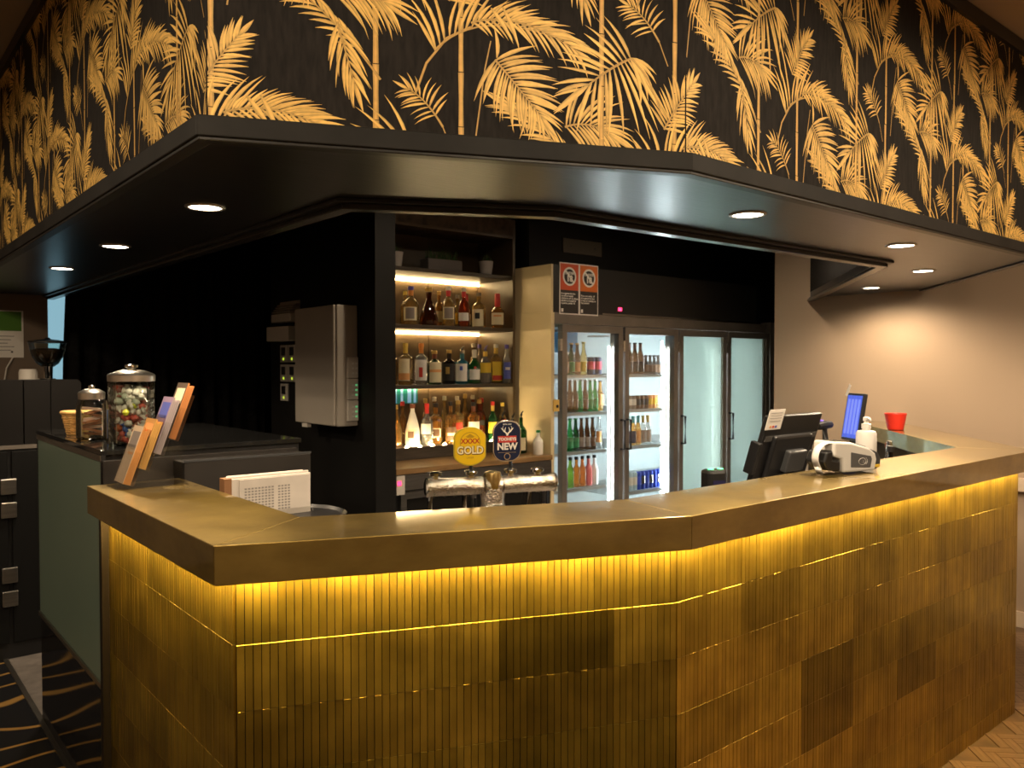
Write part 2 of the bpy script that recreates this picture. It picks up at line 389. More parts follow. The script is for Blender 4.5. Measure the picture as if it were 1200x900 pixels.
# papered bulkhead above the bar
b_out = offset(BULK, .03); b_out[0] = (b_out[0][0], 6.74); b_out = endwall(b_out)
b_in = [(1.225, 6.74)] + BULK_IN[1:]
bulk = struct('wall_bulkhead', MB().strip(b_out, b_in, 2.15, 3.055), M_paper, 'bulkhead over the bar papered in black with gold palm fronds')
sof = struct('ceiling_soffit', MB().strip(endwall(offset(BULK,.0125)), BULK_IN, SOF, 2.1545), M_soffit, 'glossy black soffit and ledge of the bulkhead', bevel=.003)
struct('trim_7', MB().strip(endwall(BULK), endwall(offset(BULK,.012)), SOF-.002, 2.155), mat('black_ledge_paint', (.012,.011,.010), .55, spec=.25, noise=(7,.4,4)), 'black ledge fascia under the palm wallpaper', bevel=.003)
struct('trim_1', MB().strip(endwall(offset(BULK,.006)), endwall(offset(BULK,.04)), SOF-.010, SOF), M_trim, 'black bead along the outer edge of the soffit', bevel=.002)
def lip(d0, d1, z0, z1):
    a = offset(BULK_IN, d0); b = offset(BULK_IN, d1); a = endwall(a); b = endwall(b); a[0] = (a[0][0], 6.74); b[0] = (b[0][0], 6.74)
    return MB().strip(a, b, z0, z1)
struct('trim_2', lip(-.055, .012, SOF-.012, SOF), M_trim, 'black moulding along the inner edge of the soffit', bevel=.002)
struct('trim_3', lip(-.03, .02, SOF-.03, SOF-.012), mat('trim_edge', (.03,.026,.022), .25), 'lower bead of the inner soffit moulding', bevel=.003)
struct('trim_6', MB().strip(endwall(offset(BULK,.012)), endwall(offset(BULK,.03)), 3.0, 3.055), M_trim, 'black cornice at the top of the bulkhead')

# ------------------------------------------------------------------ palm wallpaper print (flat print laid on the bulkhead faces)
class Print:
    """leaves drawn in the plane of a wall: x along the wall, y up; every leaf a hair above the one before"""
    def __init__(s): s.v = []; s.f = []; s.t = []; s.k = 0
    def leaf(s, p, ang, ln, wd, bend, tone):
        s.k += 1; n = 5; base = len(s.v); g = .0004 + (s.k % 400)*4e-6
        x, y = p; a = ang; st = ln/n
        prof = [.30, .80, .95, .78, .45, .03]
        for i in range(n+1):
            wv = wd*prof[i]/2; nx, ny = -math.sin(a), math.cos(a)
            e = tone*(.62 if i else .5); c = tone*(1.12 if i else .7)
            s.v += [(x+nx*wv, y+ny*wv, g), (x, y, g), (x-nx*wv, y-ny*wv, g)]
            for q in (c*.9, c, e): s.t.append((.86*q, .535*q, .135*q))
            x += math.cos(a)*st; y += math.sin(a)*st; a += bend/n
        for i in range(n):
            b = base+3*i
            s.f += [(b, b+1, b+4, b+3), (b+1, b+2, b+5, b+4)]
    def stem(s, pts, wds, tone=.9):
        s.k += 1; base = len(s.v); g = .0004 + (s.k % 400)*4e-6; n = len(pts)
        for i, (x, y) in enumerate(pts):
            q0 = pts[max(i-1,0)]; q1 = pts[min(i+1,n-1)]; dx, dy = q1[0]-q0[0], q1[1]-q0[1]; l = math.hypot(dx,dy) or 1
            nx, ny = -dy/l, dx/l; wv = wds[i]/2
            s.v += [(x+nx*wv, y+ny*wv, g), (x, y, g), (x-nx*wv, y-ny*wv, g)]
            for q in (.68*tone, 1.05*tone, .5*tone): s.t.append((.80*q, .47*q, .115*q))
        for i in range(n-1):
            b = base+3*i
            s.f += [(b, b+1, b+4, b+3), (b+1, b+2, b+5, b+4)]
    def frond(s, o, p0, p1, p2, nl, l0, l1, a0, a1, bend, wd, rng, sides=(1,-1), stalk=0.0, lmid=1.25, skew=0.0):
        """rachis p0-p1-p2 (quadratic), leaflets on both sides: angle a0 at the base to a1 at the tip"""
        def q(t): return tuple(o[i] + (1-t)**2*p0[i] + 2*t*(1-t)*p1[i] + t*t*p2[i] for i in (0,1))
        def dq(t): return math.atan2(2*(1-t)*(p1[1]-p0[1]) + 2*t*(p2[1]-p1[1]), 2*(1-t)*(p1[0]-p0[0]) + 2*t*(p2[0]-p1[0]))
        m = 12
        s.stem([q(i/m) for i in range(m+1)], [.006*(1-.65*i/m) for i in range(m+1)], .72)
        for i in range(nl):
            t = stalk + (1-stalk)*(i+.3)/nl; u = (i+.3)/nl
            ln = (l0*(1-u) + l1*u) * (1 + (lmid-1)*math.sin(math.pi*u))
            for sd in sides:
                a = dq(t) + sd*(R(a0)*(1-u) + R(a1)*u) + rng.uniform(-.09, .09)
                k = ln*rng.uniform(.86, 1.08)*(1 + skew*sd)
                s.leaf(q(t), a, k, wd*rng.uniform(.52,.82), bend*rng.uniform(.6,1.3)*(-1 if math.cos(a) > 0 else 1), rng.uniform(.74,1.08))
        s.leaf(q(1), dq(1), l1, wd, 0, .9)
PW, PH = .573, .53
def motif(P, cx, cy, rng):
    """one drop of the pattern; cx, cy is the heart of the arching frond"""
    o = (cx, cy)
    # two cane stems with nodes
    for dx, wd in ((-.105, .0125), (.262, .0135)):
        for k in range(4):
            y0 = -PH/2 + k*PH/4; P.stem([(cx+dx, cy+y0), (cx+dx, cy+y0+PH/8), (cx+dx, cy+y0+PH/4-.002)], [wd, wd*.88, wd*1.12], .92)
    P.stem([(cx-.07, cy-.30), (cx-.045, cy-.12), (cx-.03, cy-.05)], [.004, .004, .003], .7)
    # side leaf growing from the second stem
    P.frond(o, (-.135,.035), (-.10,.10), (-.045,.165), 15, .075, .05, 62, 25, .3, .0125, rng, lmid=1.3)
    # forked spray, top left
    P.frond(o, (-.30,-.17), (-.42,-.01), (-.55,.055), 13, .045, .085, 30, 14, .5, .013, rng, stalk=.22, lmid=1.3)
    P.frond(o, (-.40,-.045), (-.385,-.10), (-.36,-.185), 8, .09, .07, 35, 20, .3, .0125, rng)
    P.frond(o, (-.41,.02), (-.35,.045), (-.29,.012), 12, .115, .09, 66, 12, .55, .0125, rng, lmid=1.2)
    # arching frond on its long stalk
    P.stem([(cx-.215, cy-.19), (cx-.19, cy-.12), (cx-.14, cy-.055), (cx-.08, cy-.022)], [.006]*4, .8)
    P.frond(o, (-.17,-.088), (-.07,.03), (.16,-.03), 20, .135, .085, 60, 14, .55, .0135, rng, sides=(1,), lmid=1.15)
    P.frond(o, (-.08,-.012), (.03,.035), (.19,-.05), 16, .05, .085, 48, 18, .5, .0125, rng, lmid=1.3)
    P.leaf((cx-.03, cy+.03), R(-48), .10, .012, -.3, 1.0); P.leaf((cx+.0, cy+.035), R(-60), .11, .012, -.3, .95)
    P.leaf((cx-.17, cy-.085), R(118), .10, .010, .2, .9)
    # hanging feather under the arch
    P.frond(o, (-.02,-.095), (.03,-.145), (.10,-.225), 19, .115, .07, 78, 22, .42, .0145, rng, lmid=1.25)
    P.leaf((cx-.015, cy-.09), R(82), .075, .011, .6, .95)
    # broad fan on the second stem
    P.frond(o, (.345,-.055), (.29,-.075), (.20,-.155), 11, .13, .09, 92, 22, .38, .0155, rng, sides=(-1,), lmid=1.15)
    P.frond(o, (.345,-.055), (.30,-.075), (.225,-.135), 11, .215, .12, 112, 28, .22, .0165, rng, sides=(1,), lmid=1.1)
    for k in range(5): P.leaf((cx+.34, cy-.055), R(-8-13*k), .085+.012*k, .012, -.75, .9+.03*k)
    P.stem([(cx+.345, cy-.055), (cx+.39, cy-.10), (cx+.43, cy-.19)], [.005,.005,.004], .8)
    # small spray at the foot of the arch
    P.frond(o, (-.15,-.27), (-.19,-.205), (-.235,-.185), 9, .055, .04, 70, 28, .5, .009, rng, stalk=.2)
    P.stem([(cx-.15, cy-.27), (cx-.125, cy-.33)], [.003,.003], .7)
def wall_print(a, b, s0, z0, z1, parent):
    """print one straight face from a to b; s0 is the running length of the paper at a"""
    a = Vector(a); b = Vector(b); d = b-a; L = d.length
    P = Print(); cols = range(int((s0-2.376)/PW)-2, int((s0+L-2.376)/PW)+3)
    for c in cols:
        rng = random.Random(3)
        for r in range(-1, 4):
            rng.seed(11 + (c % 2))
            motif(P, 2.376 + c*PW - s0, 2.447 + r*PH - PH + (PH/2 if c % 2 else 0), rng)
    me = bpy.data.meshes.new('palm_print'); me.from_pydata(P.v, [], P.f)
    ca = me.color_attributes.new('tone', 'FLOAT_COLOR', 'POINT')
    for i, t in enumerate(P.t): ca.data[i].color = (*t, 1)
    me.materials.append(M_gold)
    bm = bmesh.new(); bm.from_mesh(me)
    for co, no in (((.002,0,0),(-1,0,0)), ((L-.002,0,0),(1,0,0)), ((0,z0,0),(0,-1,0)), ((0,z1,0),(0,1,0))):
        bmesh.ops.bisect_plane(bm, geom=bm.verts[:]+bm.edges[:]+bm.faces[:], plane_co=co, plane_no=no, clear_outer=True)
    bm.to_mesh(me); bm.free()
    o = bpy.data.objects.new('palm_print', me); COL.objects.link(o); o.parent = parent
    o.location = (a.x, a.y, 0); o.rotation_euler = (R(90), 0, math.atan2(d.y, d.x))
    o['label'] = 'gold palm fronds printed on the wallpaper'; o['kind'] = 'stuff'
sB = 1.73
l1 = (Vector(b_out[2])-Vector(b_out[1])).length; l0 = (Vector(b_out[1])-Vector(b_out[0])).length
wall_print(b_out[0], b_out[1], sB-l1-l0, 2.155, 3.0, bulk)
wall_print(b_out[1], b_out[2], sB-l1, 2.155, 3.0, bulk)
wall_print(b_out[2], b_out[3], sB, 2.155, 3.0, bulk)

# ------------------------------------------------------------------ bar: tiled base and brass top
bar_face = offset(BAR, .065); bar_face[0] = (bar_face[0][0], 2.90); bar_face = endwall(bar_face); _e = (Vector(bar_face[-1])-Vector(bar_face[-2])).normalized()*.03; bar_face[-1] = tuple(Vector(bar_face[-1])-_e)
bar_in = offset(BAR, .27); bar_in[0] = (bar_in[0][0], 2.90); bar_in = endwall(bar_in); bar_in[-1] = tuple(Vector(bar_in[-1])-_e)
base = thing('bar_counter', 'bar front clad in aged brass finger tiles under the brass top', 'bar counter', (0,0,FZ))
put('core', MB().strip(offset(bar_face,.006), bar_in, 0, TOPZ-.09-FZ), M_grout, base)
put('end_post', MB().box(.668, .90, 2.898, 2.93, 0, TOPZ-.09-FZ), mat('dark_timber', (.010,.007,.005), .6, spec=.2), base)
ROWH = .1535; ROWTOP = TOPZ-.09
fp = .0185
def finger_sheet(nf, hgt, rng):
    mb = MB()
    for k in range(nf):
        t = rng.uniform(.86, 1.10)
        d = rng.uniform(0, .0009)
        mb.finger(k*fp+.0009, (k+1)*fp-.0009, -.0065-d, 0, .0006, hgt-.0006, t)
    return mb
sheet_cache = {}
rs = random.Random(21)
GOLD = (.50, .36, .058)
def sheet_tone(seg, col, row):
    k = rs.choice((1, 1, 1, .92, .85, 1.08, .78))
    if seg == 1 and col == 2 and row == 1: return .42
    if seg == 1 and col == 2 and row in (2, 3): return .68
    if seg == 1 and col == 1 and row in (0, ): return .85
    if seg == 2:
        if (col, row) in ((2,3),(2,4),(4,4)): return .45
        k *= (1.0, .95, .85, .85, .8, .85, .8, .8)[min(col,7)]
    if seg == 0: k *= .85
    return k
finger_me = None
for seg in range(4):
    a = Vector(bar_face[seg]); b = Vector(bar_face[seg+1]); d = b-a; L = d.length; ang = math.atan2(d.y, d.x)
    nf = 17 if seg == 1 else 18
    total = int(round(L/fp)); sc_x = L/(total*fp)
    col = 0; k0 = 0
    while k0 < total:
        n = min(nf, total-k0)
        if seg == 0 and col == 0: n = total % 18 or 18
        if seg == 2 and col == 0: n = 16
        for row in range(8):
            z1 = ROWTOP - row*ROWH; z0 = max(z1-ROWH, FZ)
            if z1-z0 < .02: continue
            p = a + d*(k0*fp*sc_x/L)
            tone = sheet_tone(seg, col, row)
            colr = (*[g*tone for g in (GOLD[0], GOLD[1]*(1 - .02*(row % 3)), GOLD[2])], 1)
            if seg == 1 and row < 5:
                key = ('bk', n); 
                if key not in sheet_cache: sheet_cache[key] = MB().box(.0004, n*fp-.0004, 0, .0058, .0008, ROWH-.0008).mesh('tile_sheet', M_grout)
                o = put('tile_sheet', sheet_cache[key], None, base, (p.x, p.y, z0-FZ), ang); o.scale = (sc_x, 1, 1)
                for k in range(n):
                    kk = ('f', (k*7+row*3+col) % 5)
                    if kk not in sheet_cache: sheet_cache[kk] = MB().finger(.0009, fp-.0009, -.0065-.0003*(kk[1]%3), 0, .0006, ROWH-.0006, .88+.055*kk[1]).mesh('finger_tile', M_tile)
                    c = put('finger_tile', sheet_cache[kk], None, o, (k*fp, -.0003*((row*5+col*3)%3), 0)); c.color = colr
            else:
                key = ('s', n, round(z1-z0,3), (row+col) % 3)
                if key not in sheet_cache:
                    mb = finger_sheet(n, z1-z0, rs); sheet_cache[key] = mb.mesh('tile_sheet', M_tile)
                pr_ = rs.uniform(0,.0009); o = put('tile_sheet', sheet_cache[key], None, base, (p.x+math.sin(ang)*pr_, p.y-math.cos(ang)*pr_, z0-FZ), ang); o.scale = (sc_x, 1, 1); o.color = colr
        k0 += n; col += 1
# LED strip tucked under the brass edge
led_a = offset(BAR, .020); led_b = offset(BAR, .034)
led_a[0] = (led_a[0][0], 2.88); led_b[0] = (led_b[0][0], 2.88)
la, lb = led_a[:4], led_b[:4]
put('led_strip', MB().strip(la, lb, TOPZ-.0906-FZ, TOPZ-.0901-FZ), M_ledbar, base)
# brass top: one run per object seam, joined at mitres like the folded sheet
top = thing('brass_countertop', 'aged brass bar top with a deep folded edge above the tiles', 'countertop', (0,0,TOPZ-.09))
t_out = BAR[:-1] + [(WX-.002, 2.585)]; t_in = offset(BAR, .295); t_in = endwall(t_in); t_in[-1] = (WX-.002, t_in[-1][1])
for i in range(4):
    mb = MB(); o1, o2, i2, i1 = [Vector(q) for q in (t_out[i], t_out[i+1], t_in[i+1], t_in[i])]
    e = (o2-o1).normalized()*.0003
    poly = [o1+e, o2-e, i2-e, i1+e]
    put('top_sheet', mb.prism([tuple(q) for q in poly], 0, .09), M_brass, top, bevel=.0022)
# working shelf behind the bar
wk = offset(BAR, .31); wk2 = offset(BAR, .78)
wk[0] = (wk[0][0], 2.9); wk2[0] = (wk2[0][0], 2.9); wk = endwall(wk); wk2 = endwall(wk2)
wk = wk[:-1]+[(WX-.01, wk[-1][1])]; wk2 = wk2[:-1]+[(WX-.01, wk2[-1][1])]
ws = thing('work_bench', 'dark steel work bench behind the bar', 'bench', (0,0,FZ))
put('bench_top', MB().strip(wk, wk2, .93-FZ-.04, .93-FZ), M_fridge, ws)
put('cupboard', MB().strip(offset(wk,.01)[:-1]+[(WX-.012,wk[-1][1])], offset(wk2,-.06)[:-1]+[(WX-.012,wk2[-1][1])], 0, .93-FZ-.04), M_blackpl, ws)

# ------------------------------------------------------------------ lamps
def spot(name, loc, watts, col, parent, size=.04, angle=140, blend=.7):
    l = bpy.data.lights.new(name, 'SPOT'); l.energy = watts; l.color = col; l.shadow_soft_size = size
    l.spot_size = R(angle); l.spot_blend = blend
    o = bpy.data.objects.new(name, l); COL.objects.link(o); o.location = loc
    if parent: o.parent = parent
    return o
ring_me = MB().lathe([(.062,0),(.062,-.004),(.052,-.006),(.050,-.002),(.050,0)], seg=28, cap=False).mesh('ring', mat('lamp_ring', (.5,.45,.4), .35, .6), True)
lens_me = MB().lathe([(.050,-.001),(.049,-.003),(.001,-.0035)], seg=28).mesh('lens', M_lens, True)
def downlight(loc, label, watts, group, angle=172, blend=.7):
    t = thing('downlight', label, 'light', loc, 0, group)
    put('ring', ring_me, None, t); put('lens', lens_me, None, t)
    spot('bulb', (0,0,-.012), watts, WARM, t, .045, angle, blend)
    return t
gs = 'downlights in the bar soffit'
for (x, y), lb in (((.927,2.645),'round downlight in the left soffit, nearest the bulkhead corner'), ((.934,3.755),'round downlight in the left soffit, middle of three'), ((.932,4.79),'round downlight in the left soffit, farthest, above the grinder'),
                   ((2.377,1.60),'round downlight in the soffit above the card terminal, nearest on the right'), ((3.484,1.59),'round downlight in the soffit, second on the right side'),
                   ((4.512,1.94),'round downlight at the turn of the soffit near the beige wall'), ((5.24,2.583),'round downlight in the soffit closest to the beige wall')):
    downlight((x,y,SOF), lb, SOFFIT_W*(.75 if x < 1 else (.62 if x > 5 else .9)), gs, 150 if x < 1 else 168, 1.0 if x < 1 else .6)
for (x, y), lb in (((2.75,3.1),'added fill downlight in the black bar ceiling before the bottle shelves'), ((4.5,3.0),'added fill downlight in the black bar ceiling before the cooler')):  # added lamps, brighten the bottle labels from the front
    downlight((x,y,2.78), lb, AISLE_W, gs)
gr = 'added unseen downlights of the room'; RL = 0
for x, y in ((-.55,.45), (1.2,-.55), (3.2,-.45), (5.0,-.3), (-1.5,2.9), (-1.9,5.0), (-2.6,-1.5), (2.4,-2.6)):  # unseen lamps, added to light the wallpaper and bar front
    downlight((x,y,3.06), 'added unseen ceiling downlight %s' % ('above the viewer','before the bar corner','facing the brass front','near the right wall','left of the bar end','left of the grinder counter','at the rear left','at the rear centre')[RL], ROOM_W*(.45 if RL in (3,5) else (.8 if RL == 4 else 1)), gr, 174, .25); RL += 1

# ------------------------------------------------------------------ back bar shelf unit
ORD = ['first','second','third','fourth','fifth','sixth','seventh','eighth','ninth','tenth','eleventh','twelfth']
SX0, SX1, SY0, SY1 = 2.48, 3.70, 4.385, 4.80
un = thing('shelf_unit', 'dark timber back bar shelf unit lit by warm strips', 'shelves', (SX0, SY0, FZ))
def U(z): return z-FZ
sw = SX1-SX0; sd = SY1-SY0
put('back_panel', MB().box(0, sw*.62-.002, sd-.012, sd, U(1.03), U(2.6)), M_shelfbk, un)
put('back_panel', MB().box(sw*.62+.002, sw-.02, sd-.012, sd, U(1.03), U(2.6)), M_shelfbk, un)
put('side_panel', MB().box(sw-.022, sw, 0, sd, U(1.0), U(2.62)), M_shelfbk, un)
put('side_panel', MB().box(0, .02, 0, sd, U(1.0), U(2.62)), M_shelfbk, un)
for z0, z1 in ((1.448,1.472),(1.835,1.86),(2.20,2.225)):
    put('shelf', MB().box(.02, sw-.022, 0, sd-.012, U(z0), U(z1)), M_shelfbd, un, bevel=.002)
put('top_panel', MB().box(.02, sw-.022, 0, sd-.012, U(2.50), U(2.62)), mat('carved_timber', (.085,.055,.035), .6, noise=(14,.6,5)), un)
fr = MB(); fr.box(.02, sw-.03, -.012, 0, U(2.485), U(2.50)); fr.box(sw-.034, sw-.012, -.012, 0, U(2.205), U(2.50))
put('cubby_frame', fr, M_shelfbk, un)
put('riser', MB().box(0, sw, -.015, 0, U(1.0), U(1.075)), M_shelfbd, un)
put('riser_top', MB().box(.02, sw-.022, 0, sd-.012, U(1.045), U(1.07)), M_shelfbd, un)
for z, r_ in ((2.189,.008), (1.824,.008), (1.4425,.005)):
    put('led_tube', MB().tube([(.03, sd-.035, U(z)), (sw-.03, sd-.035, U(z))], r_, 8), M_ledsh, un)
for k in range(11):
    put('led_dot', MB().lathe([(.011,0),(.011,.006),(.004,.012)], seg=10), M_leddot, un, (.13+k*.099, .018, U(1.07)))
tp = put('painted_reflection', MB().box(.22, .50, 0, .006, 0, .105), mat('teal_reflection', (.01,.16,.13), .4, emit=(.02,.22,.19), estr=.25), un, (.16, sd-.02, U(1.335)))  # mirror reflection painted as a flat, faintly glowing teal sheet
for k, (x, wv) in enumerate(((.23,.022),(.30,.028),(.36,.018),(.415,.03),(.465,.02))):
    put('reflection_stripe', MB().box(x, x+wv, -.002, 0, .004, .1), mat('pale_reflection', (.2,.4,.6), .4, emit=(.16,.34,.55), estr=.45), tp)  # pale streaks of the same painted reflection
# timber ledge in front of the shelves with the bottle coolers below it
bn = thing('back_bench', 'timber topped back bench below the bottle shelves', 'bench', (SX0, 4.0, FZ))
put('bench_top', MB().box(0, 1.225, 0, .37, U(.965), U(.998)), M_woodbench, bn, bevel=.003)
put('carcass', MB().box(0, 1.225, .03, .80, 0, U(.963)), M_blackpl, bn)
put('top_rail', MB().box(0, 1.225, .012, .03, U(.87), U(.96)), M_steel, bn)
for k in range(2):
    f = MB(); x = .03+k*.60; f.box(x, x+.55, .0, .03, U(.15), U(.19)); f.box(x, x+.55, 0, .03, U(.82), U(.86)); f.box(x, x+.04, 0, .03, U(.19), U(.82)); f.box(x+.51, x+.55, 0, .03, U(.19), U(.82))
    d = put('cooler_door', f, M_steel, bn); put('pane', MB().box(x+.04, x+.51, .012, .018, U(.19), U(.82)), mat('dark_glass', (.015,.014,.013), .1), d)
    put('handle', MB().tube([(x+.525,-.02,U(.55)),(x+.525,-.02,U(.78))], .008), M_blackpl, d)
cp = put('control_panel', MB().box(-.0, .055, -.004, .012, U(.85), U(.96)), M_ivory, bn)
put('red_display', MB().box(.004, .03, -.007, -.004, U(.905), U(.93)), M_glowr, cp)

# ------------------------------------------------------------------ bottles
def make_bottle(loc, name, label, group, r, h, glass, capm, labm=None, style='round', lab=(.18,.5), patch=None, cat='bottle', squash=1.0, pour=False, neck=.30, capz=None):
    t = thing(name, label, cat, loc, random.uniform(-.3,.3)+R(-35), group)
    if isinstance(capm, tuple): neckm, capm2 = capm
    else: neckm, capm2 = None, capm
    nr = max(r*neck, .0115)
    seg = 14
    S = {'round': [(r*.9,0),(r,.006),(r,h*.52),(r*.93,h*.58),(r*.62,h*.655),(nr*1.1,h*.71),(nr,h*.76),(nr,h*.9)],
         'beer':  [(r*.92,0),(r,.006),(r,h*.50),(r*.93,h*.57),(r*.60,h*.68),(nr*1.15,h*.76),(nr,h*.86),(nr,h*.965)],
         'square':[(r*.9,0),(r,.006),(r,h*.60),(r*.94,h*.645),(r*.55,h*.70),(nr,h*.73),(nr,h*.9)],
         'decant':[(r*.95,0),(r*1.05,.01),(r*.98,h*.22),(r*.70,h*.45),(r*.45,h*.58),(nr,h*.68),(nr,h*.88)],
         'squat': [(r*.82,0),(r*.86,.006),(r*1.02,h*.44),(r*.95,h*.50),(r*.55,h*.58),(nr,h*.64),(nr,h*.9)],
         'cone':  [(r,0),(r*1.02,.008),(r,h*.34),(r*.8,h*.52),(r*.5,h*.72),(nr,h*.82),(nr,h*.92)],
         'slim':  [(r*.95,0),(r,.005),(r,h*.55),(r*.85,h*.63),(nr*1.1,h*.74),(nr,h*.9)]}[style]
    mb = MB()
    if style == 'square':
        m2 = MB().lathe(S, seg=8)
        m2.v = [(x*1.0, y*.8, z) for x,y,z in m2.v]
        ca, sa = math.cos(R(22.5)), math.sin(R(22.5))
        m2.v = [(x*ca-y*sa, x*sa+y*ca, z) for x,y,z in m2.v]; mb = m2
    else: mb.lathe(S, seg=seg)
    mb.v = [(x, y*squash, z) for x,y,z in mb.v]
    put('glass_body', mb, glass, t, smooth=True)
    ct = h*.9 if style != 'beer' else h*.955
    ch = h*.1 if style != 'beer' else h*.045
    if capz: ct = h*capz; ch = h*(1-capz)
    if pour:
        put('pourer', MB().tube([(0,0,h*.88),(0,0,h*.96),(.004,-.004,h*1.02),(.014,-.012,h*1.07)], [nr*1.1, nr*.8, .006, .004], 8), capm2, t, smooth=True)
    else:
        put('cap', MB().lathe([(nr*1.22,0),(nr*1.28,ch*.1),(nr*1.25,ch*.93),(nr*1.05,ch)], (0,0,ct), 12), capm2, t, smooth=True)
    if neckm: put('neck_foil', MB().lathe([(nr*1.12,h*.76),(nr*1.12,ct)], seg=12, cap=False), neckm, t, smooth=True)
    if labm:
        lr = r*1.015+.0006
        l = MB().arc(lr, h*lab[0], h*lab[1], R(-52), R(52), 10)
        l.v = [(x, y*squash, z) for x,y,z in l.v]
        lo = put('paper_label', l, labm, t, smooth=True)
        if patch:
            pm, a, z0, z1 = patch[:4]; a = min(a, 50); sl = patch[4] if len(patch) > 4 else 0
            p = MB().arc(lr+.0008, h*z0, h*z1, R(-a), R(a), 8)
            p.v = [(x, y*squash, z + sl*x) for x,y,z in p.v]
            put('emblem', p, pm, lo, smooth=True)
    return t
amber = cglass('amber', (.95,.52,.14)); gold_l = cglass('gold_spirit', (.98,.74,.30)); dark_l = cglass('dark_spirit', (.20,.06,.02))
red_l = cglass('red_spirit', (.62,.13,.05)); clear_l = cglass('clear_spirit', (.97,.97,.95)); green_g = cglass('green', (.05,.42,.10)); deepg = cglass('deep_green', (.015,.12,.03))
blue_g = cglass('sky_blue', (.14,.62,.90)); black_g = cglass('black', (.03,.018,.012)); brown_g = cglass('brown', (.20,.075,.02)); lime_g = cglass('lime', (.42,.72,.10))
c_gold = solid('gold_cap', (.72,.50,.16), .3, .6); c_white = solid('white_cap', (.78,.72,.60), .4); c_red = solid('red_wax', (.62,.035,.03), .4); c_purple = solid('purple_cap', (.16,.13,.50), .4)
c_black = solid('black_cap', (.015,.014,.014), .4); c_grey = solid('grey_cap', (.22,.19,.15), .5); c_orange = solid('orange_cap', (.80,.30,.07), .4); c_yellow = solid('yellow_cap', (.80,.55,.10), .4); c_brown = solid('brown_cap', (.22,.07,.035), .5); c_silver = solid('silver_cap', (.7,.68,.64), .25, 1); c_green = solid('green_cap', (.02,.22,.06), .4); c_teal = solid('teal_foil', (.05,.50,.52), .35)
p_cream = solid('cream_label', (.80,.70,.46), .6); p_white = solid('white_label', (.80,.76,.70), .6); p_orange = solid('orange_label', (.78,.38,.14), .6); p_grey = solid('grey_label', (.28,.23,.20), .6); p_black = solid('black_label', (.025,.022,.02), .6); p_yel = solid('yellow_label', (.85,.58,.05), .6); p_green = solid('green_label', (.03,.26,.09), .6); p_red = solid('red_label', (.62,.06,.035), .6); p_blue = solid('blue_label', (.10,.13,.50), .6); p_dk = solid('brown_label', (.14,.07,.035), .6); p_navy = solid('navy_label', (.02,.03,.09), .6)

G1 = 'spirit bottles on the top shelf'; Z1 = 1.8602
def B1(x, y, lab, *a, **k): make_bottle((x,y,Z1), 'spirit_bottle', lab, G1, *a, **k)
B1(2.905,4.50,'amber whisky bottle with purple cap, leftmost on top shelf', .052,.255, gold_l, (c_orange,c_purple), p_cream, 'round', (.12,.46), (p_grey,32,.16,.44))
B1(2.95,4.64,'small bottle with yellow cap behind the purple capped whisky', .035,.235, gold_l, c_yellow, None, 'round')
B1(3.045,4.50,'wide based decanter of dark cognac with gold stopper', .062,.255, dark_l, c_gold, None, 'decant', squash=.6)
B1(3.225,4.64,'gold capped bottle behind the tall whisky on top shelf', .038,.25, amber, c_gold, p_cream, 'round', (.15,.45))
B1(3.205,4.50,'tall whisky bottle with white cap and dark round emblem, top shelf', .046,.272, gold_l, (c_red,c_white), p_cream, 'round', (.18,.48), (p_grey,38,.2,.46))
B1(3.335,4.50,'red spirit bottle with white cap and pale label, top shelf', .042,.272, red_l, (c_red,c_white), p_white, 'round', (.16,.36))
B1(3.39,4.65,'gold label bottle behind the red spirit', .036,.235, gold_l, c_grey, p_yel, 'round', (.12,.45))
B1(3.475,4.66,'red capped bottle half hidden behind cream labelled bottle', .038,.245, amber, c_red, p_cream, 'round', (.12,.42), capz=.72)
B1(3.465,4.50,'brown capped whisky with big cream label, top shelf', .048,.245, gold_l, c_grey, p_cream, 'square', (.04,.52), (p_black,20,.25,.42))
B1(3.615,4.48,'squat bourbon bottle dipped in red wax, rightmost on top shelf', .053,.245, amber, c_red, p_cream, 'squat', (.10,.44), (p_orange,30,.33,.38), capz=.62)
G2 = 'spirit bottles on the middle shelf'; Z2 = 1.4722
def B2(x, y, lab, *a, **k): make_bottle((x,y,Z2), 'spirit_bottle', lab, G2, *a, **k)
B2(2.862,4.50,'tall liqueur with yellow cap and orange label, leftmost on middle shelf', .046,.272, gold_l, (c_yellow,c_yellow), p_cream, 'square', (.10,.62), (p_orange,60,.12,.28))
B2(2.86,4.66,'yellow capped bottle behind the leftmost liqueur, middle shelf', .036,.28, gold_l, c_yellow, None, 'round')
B2(2.985,4.50,'spiced rum with orange cap and white label with figure', .046,.272, clear_l, (c_orange,c_orange), p_white, 'square', (.10,.60), (p_red,14,.18,.42))
B2(3.09,4.50,'green herbal liqueur with gold cap and orange band label', .050,.226, deepg, (c_brown,c_gold), p_cream, 'square', (.06,.66), (p_orange,72,.36,.44))
B2(3.21,4.50,'black square bottle with gold cap, middle shelf', .047,.232, black_g, c_gold, p_black, 'square', (.1,.6), (c_gold,16,.3,.5))
B2(3.32,4.50,'sky blue gin bottle with pale oval label', .047,.232, blue_g, c_silver, p_white, 'square', (.08,.60), (p_blue,12,.4,.52))
B2(3.425,4.50,'green gin bottle with white cap and silver label', .045,.236, green_g, (c_white,c_white), p_white, 'round', (.12,.42), (p_red,10,.44,.5))
B2(3.44,4.67,'bottle with black pourer behind the green gin', .038,.245, clear_l, c_black, None, 'round', pour=True)
B2(3.522,4.50,'tequila with round yellow label and purple pourer', .046,.25, clear_l, (c_yellow,c_purple), p_yel, 'round', (.30,.58), pour=True)
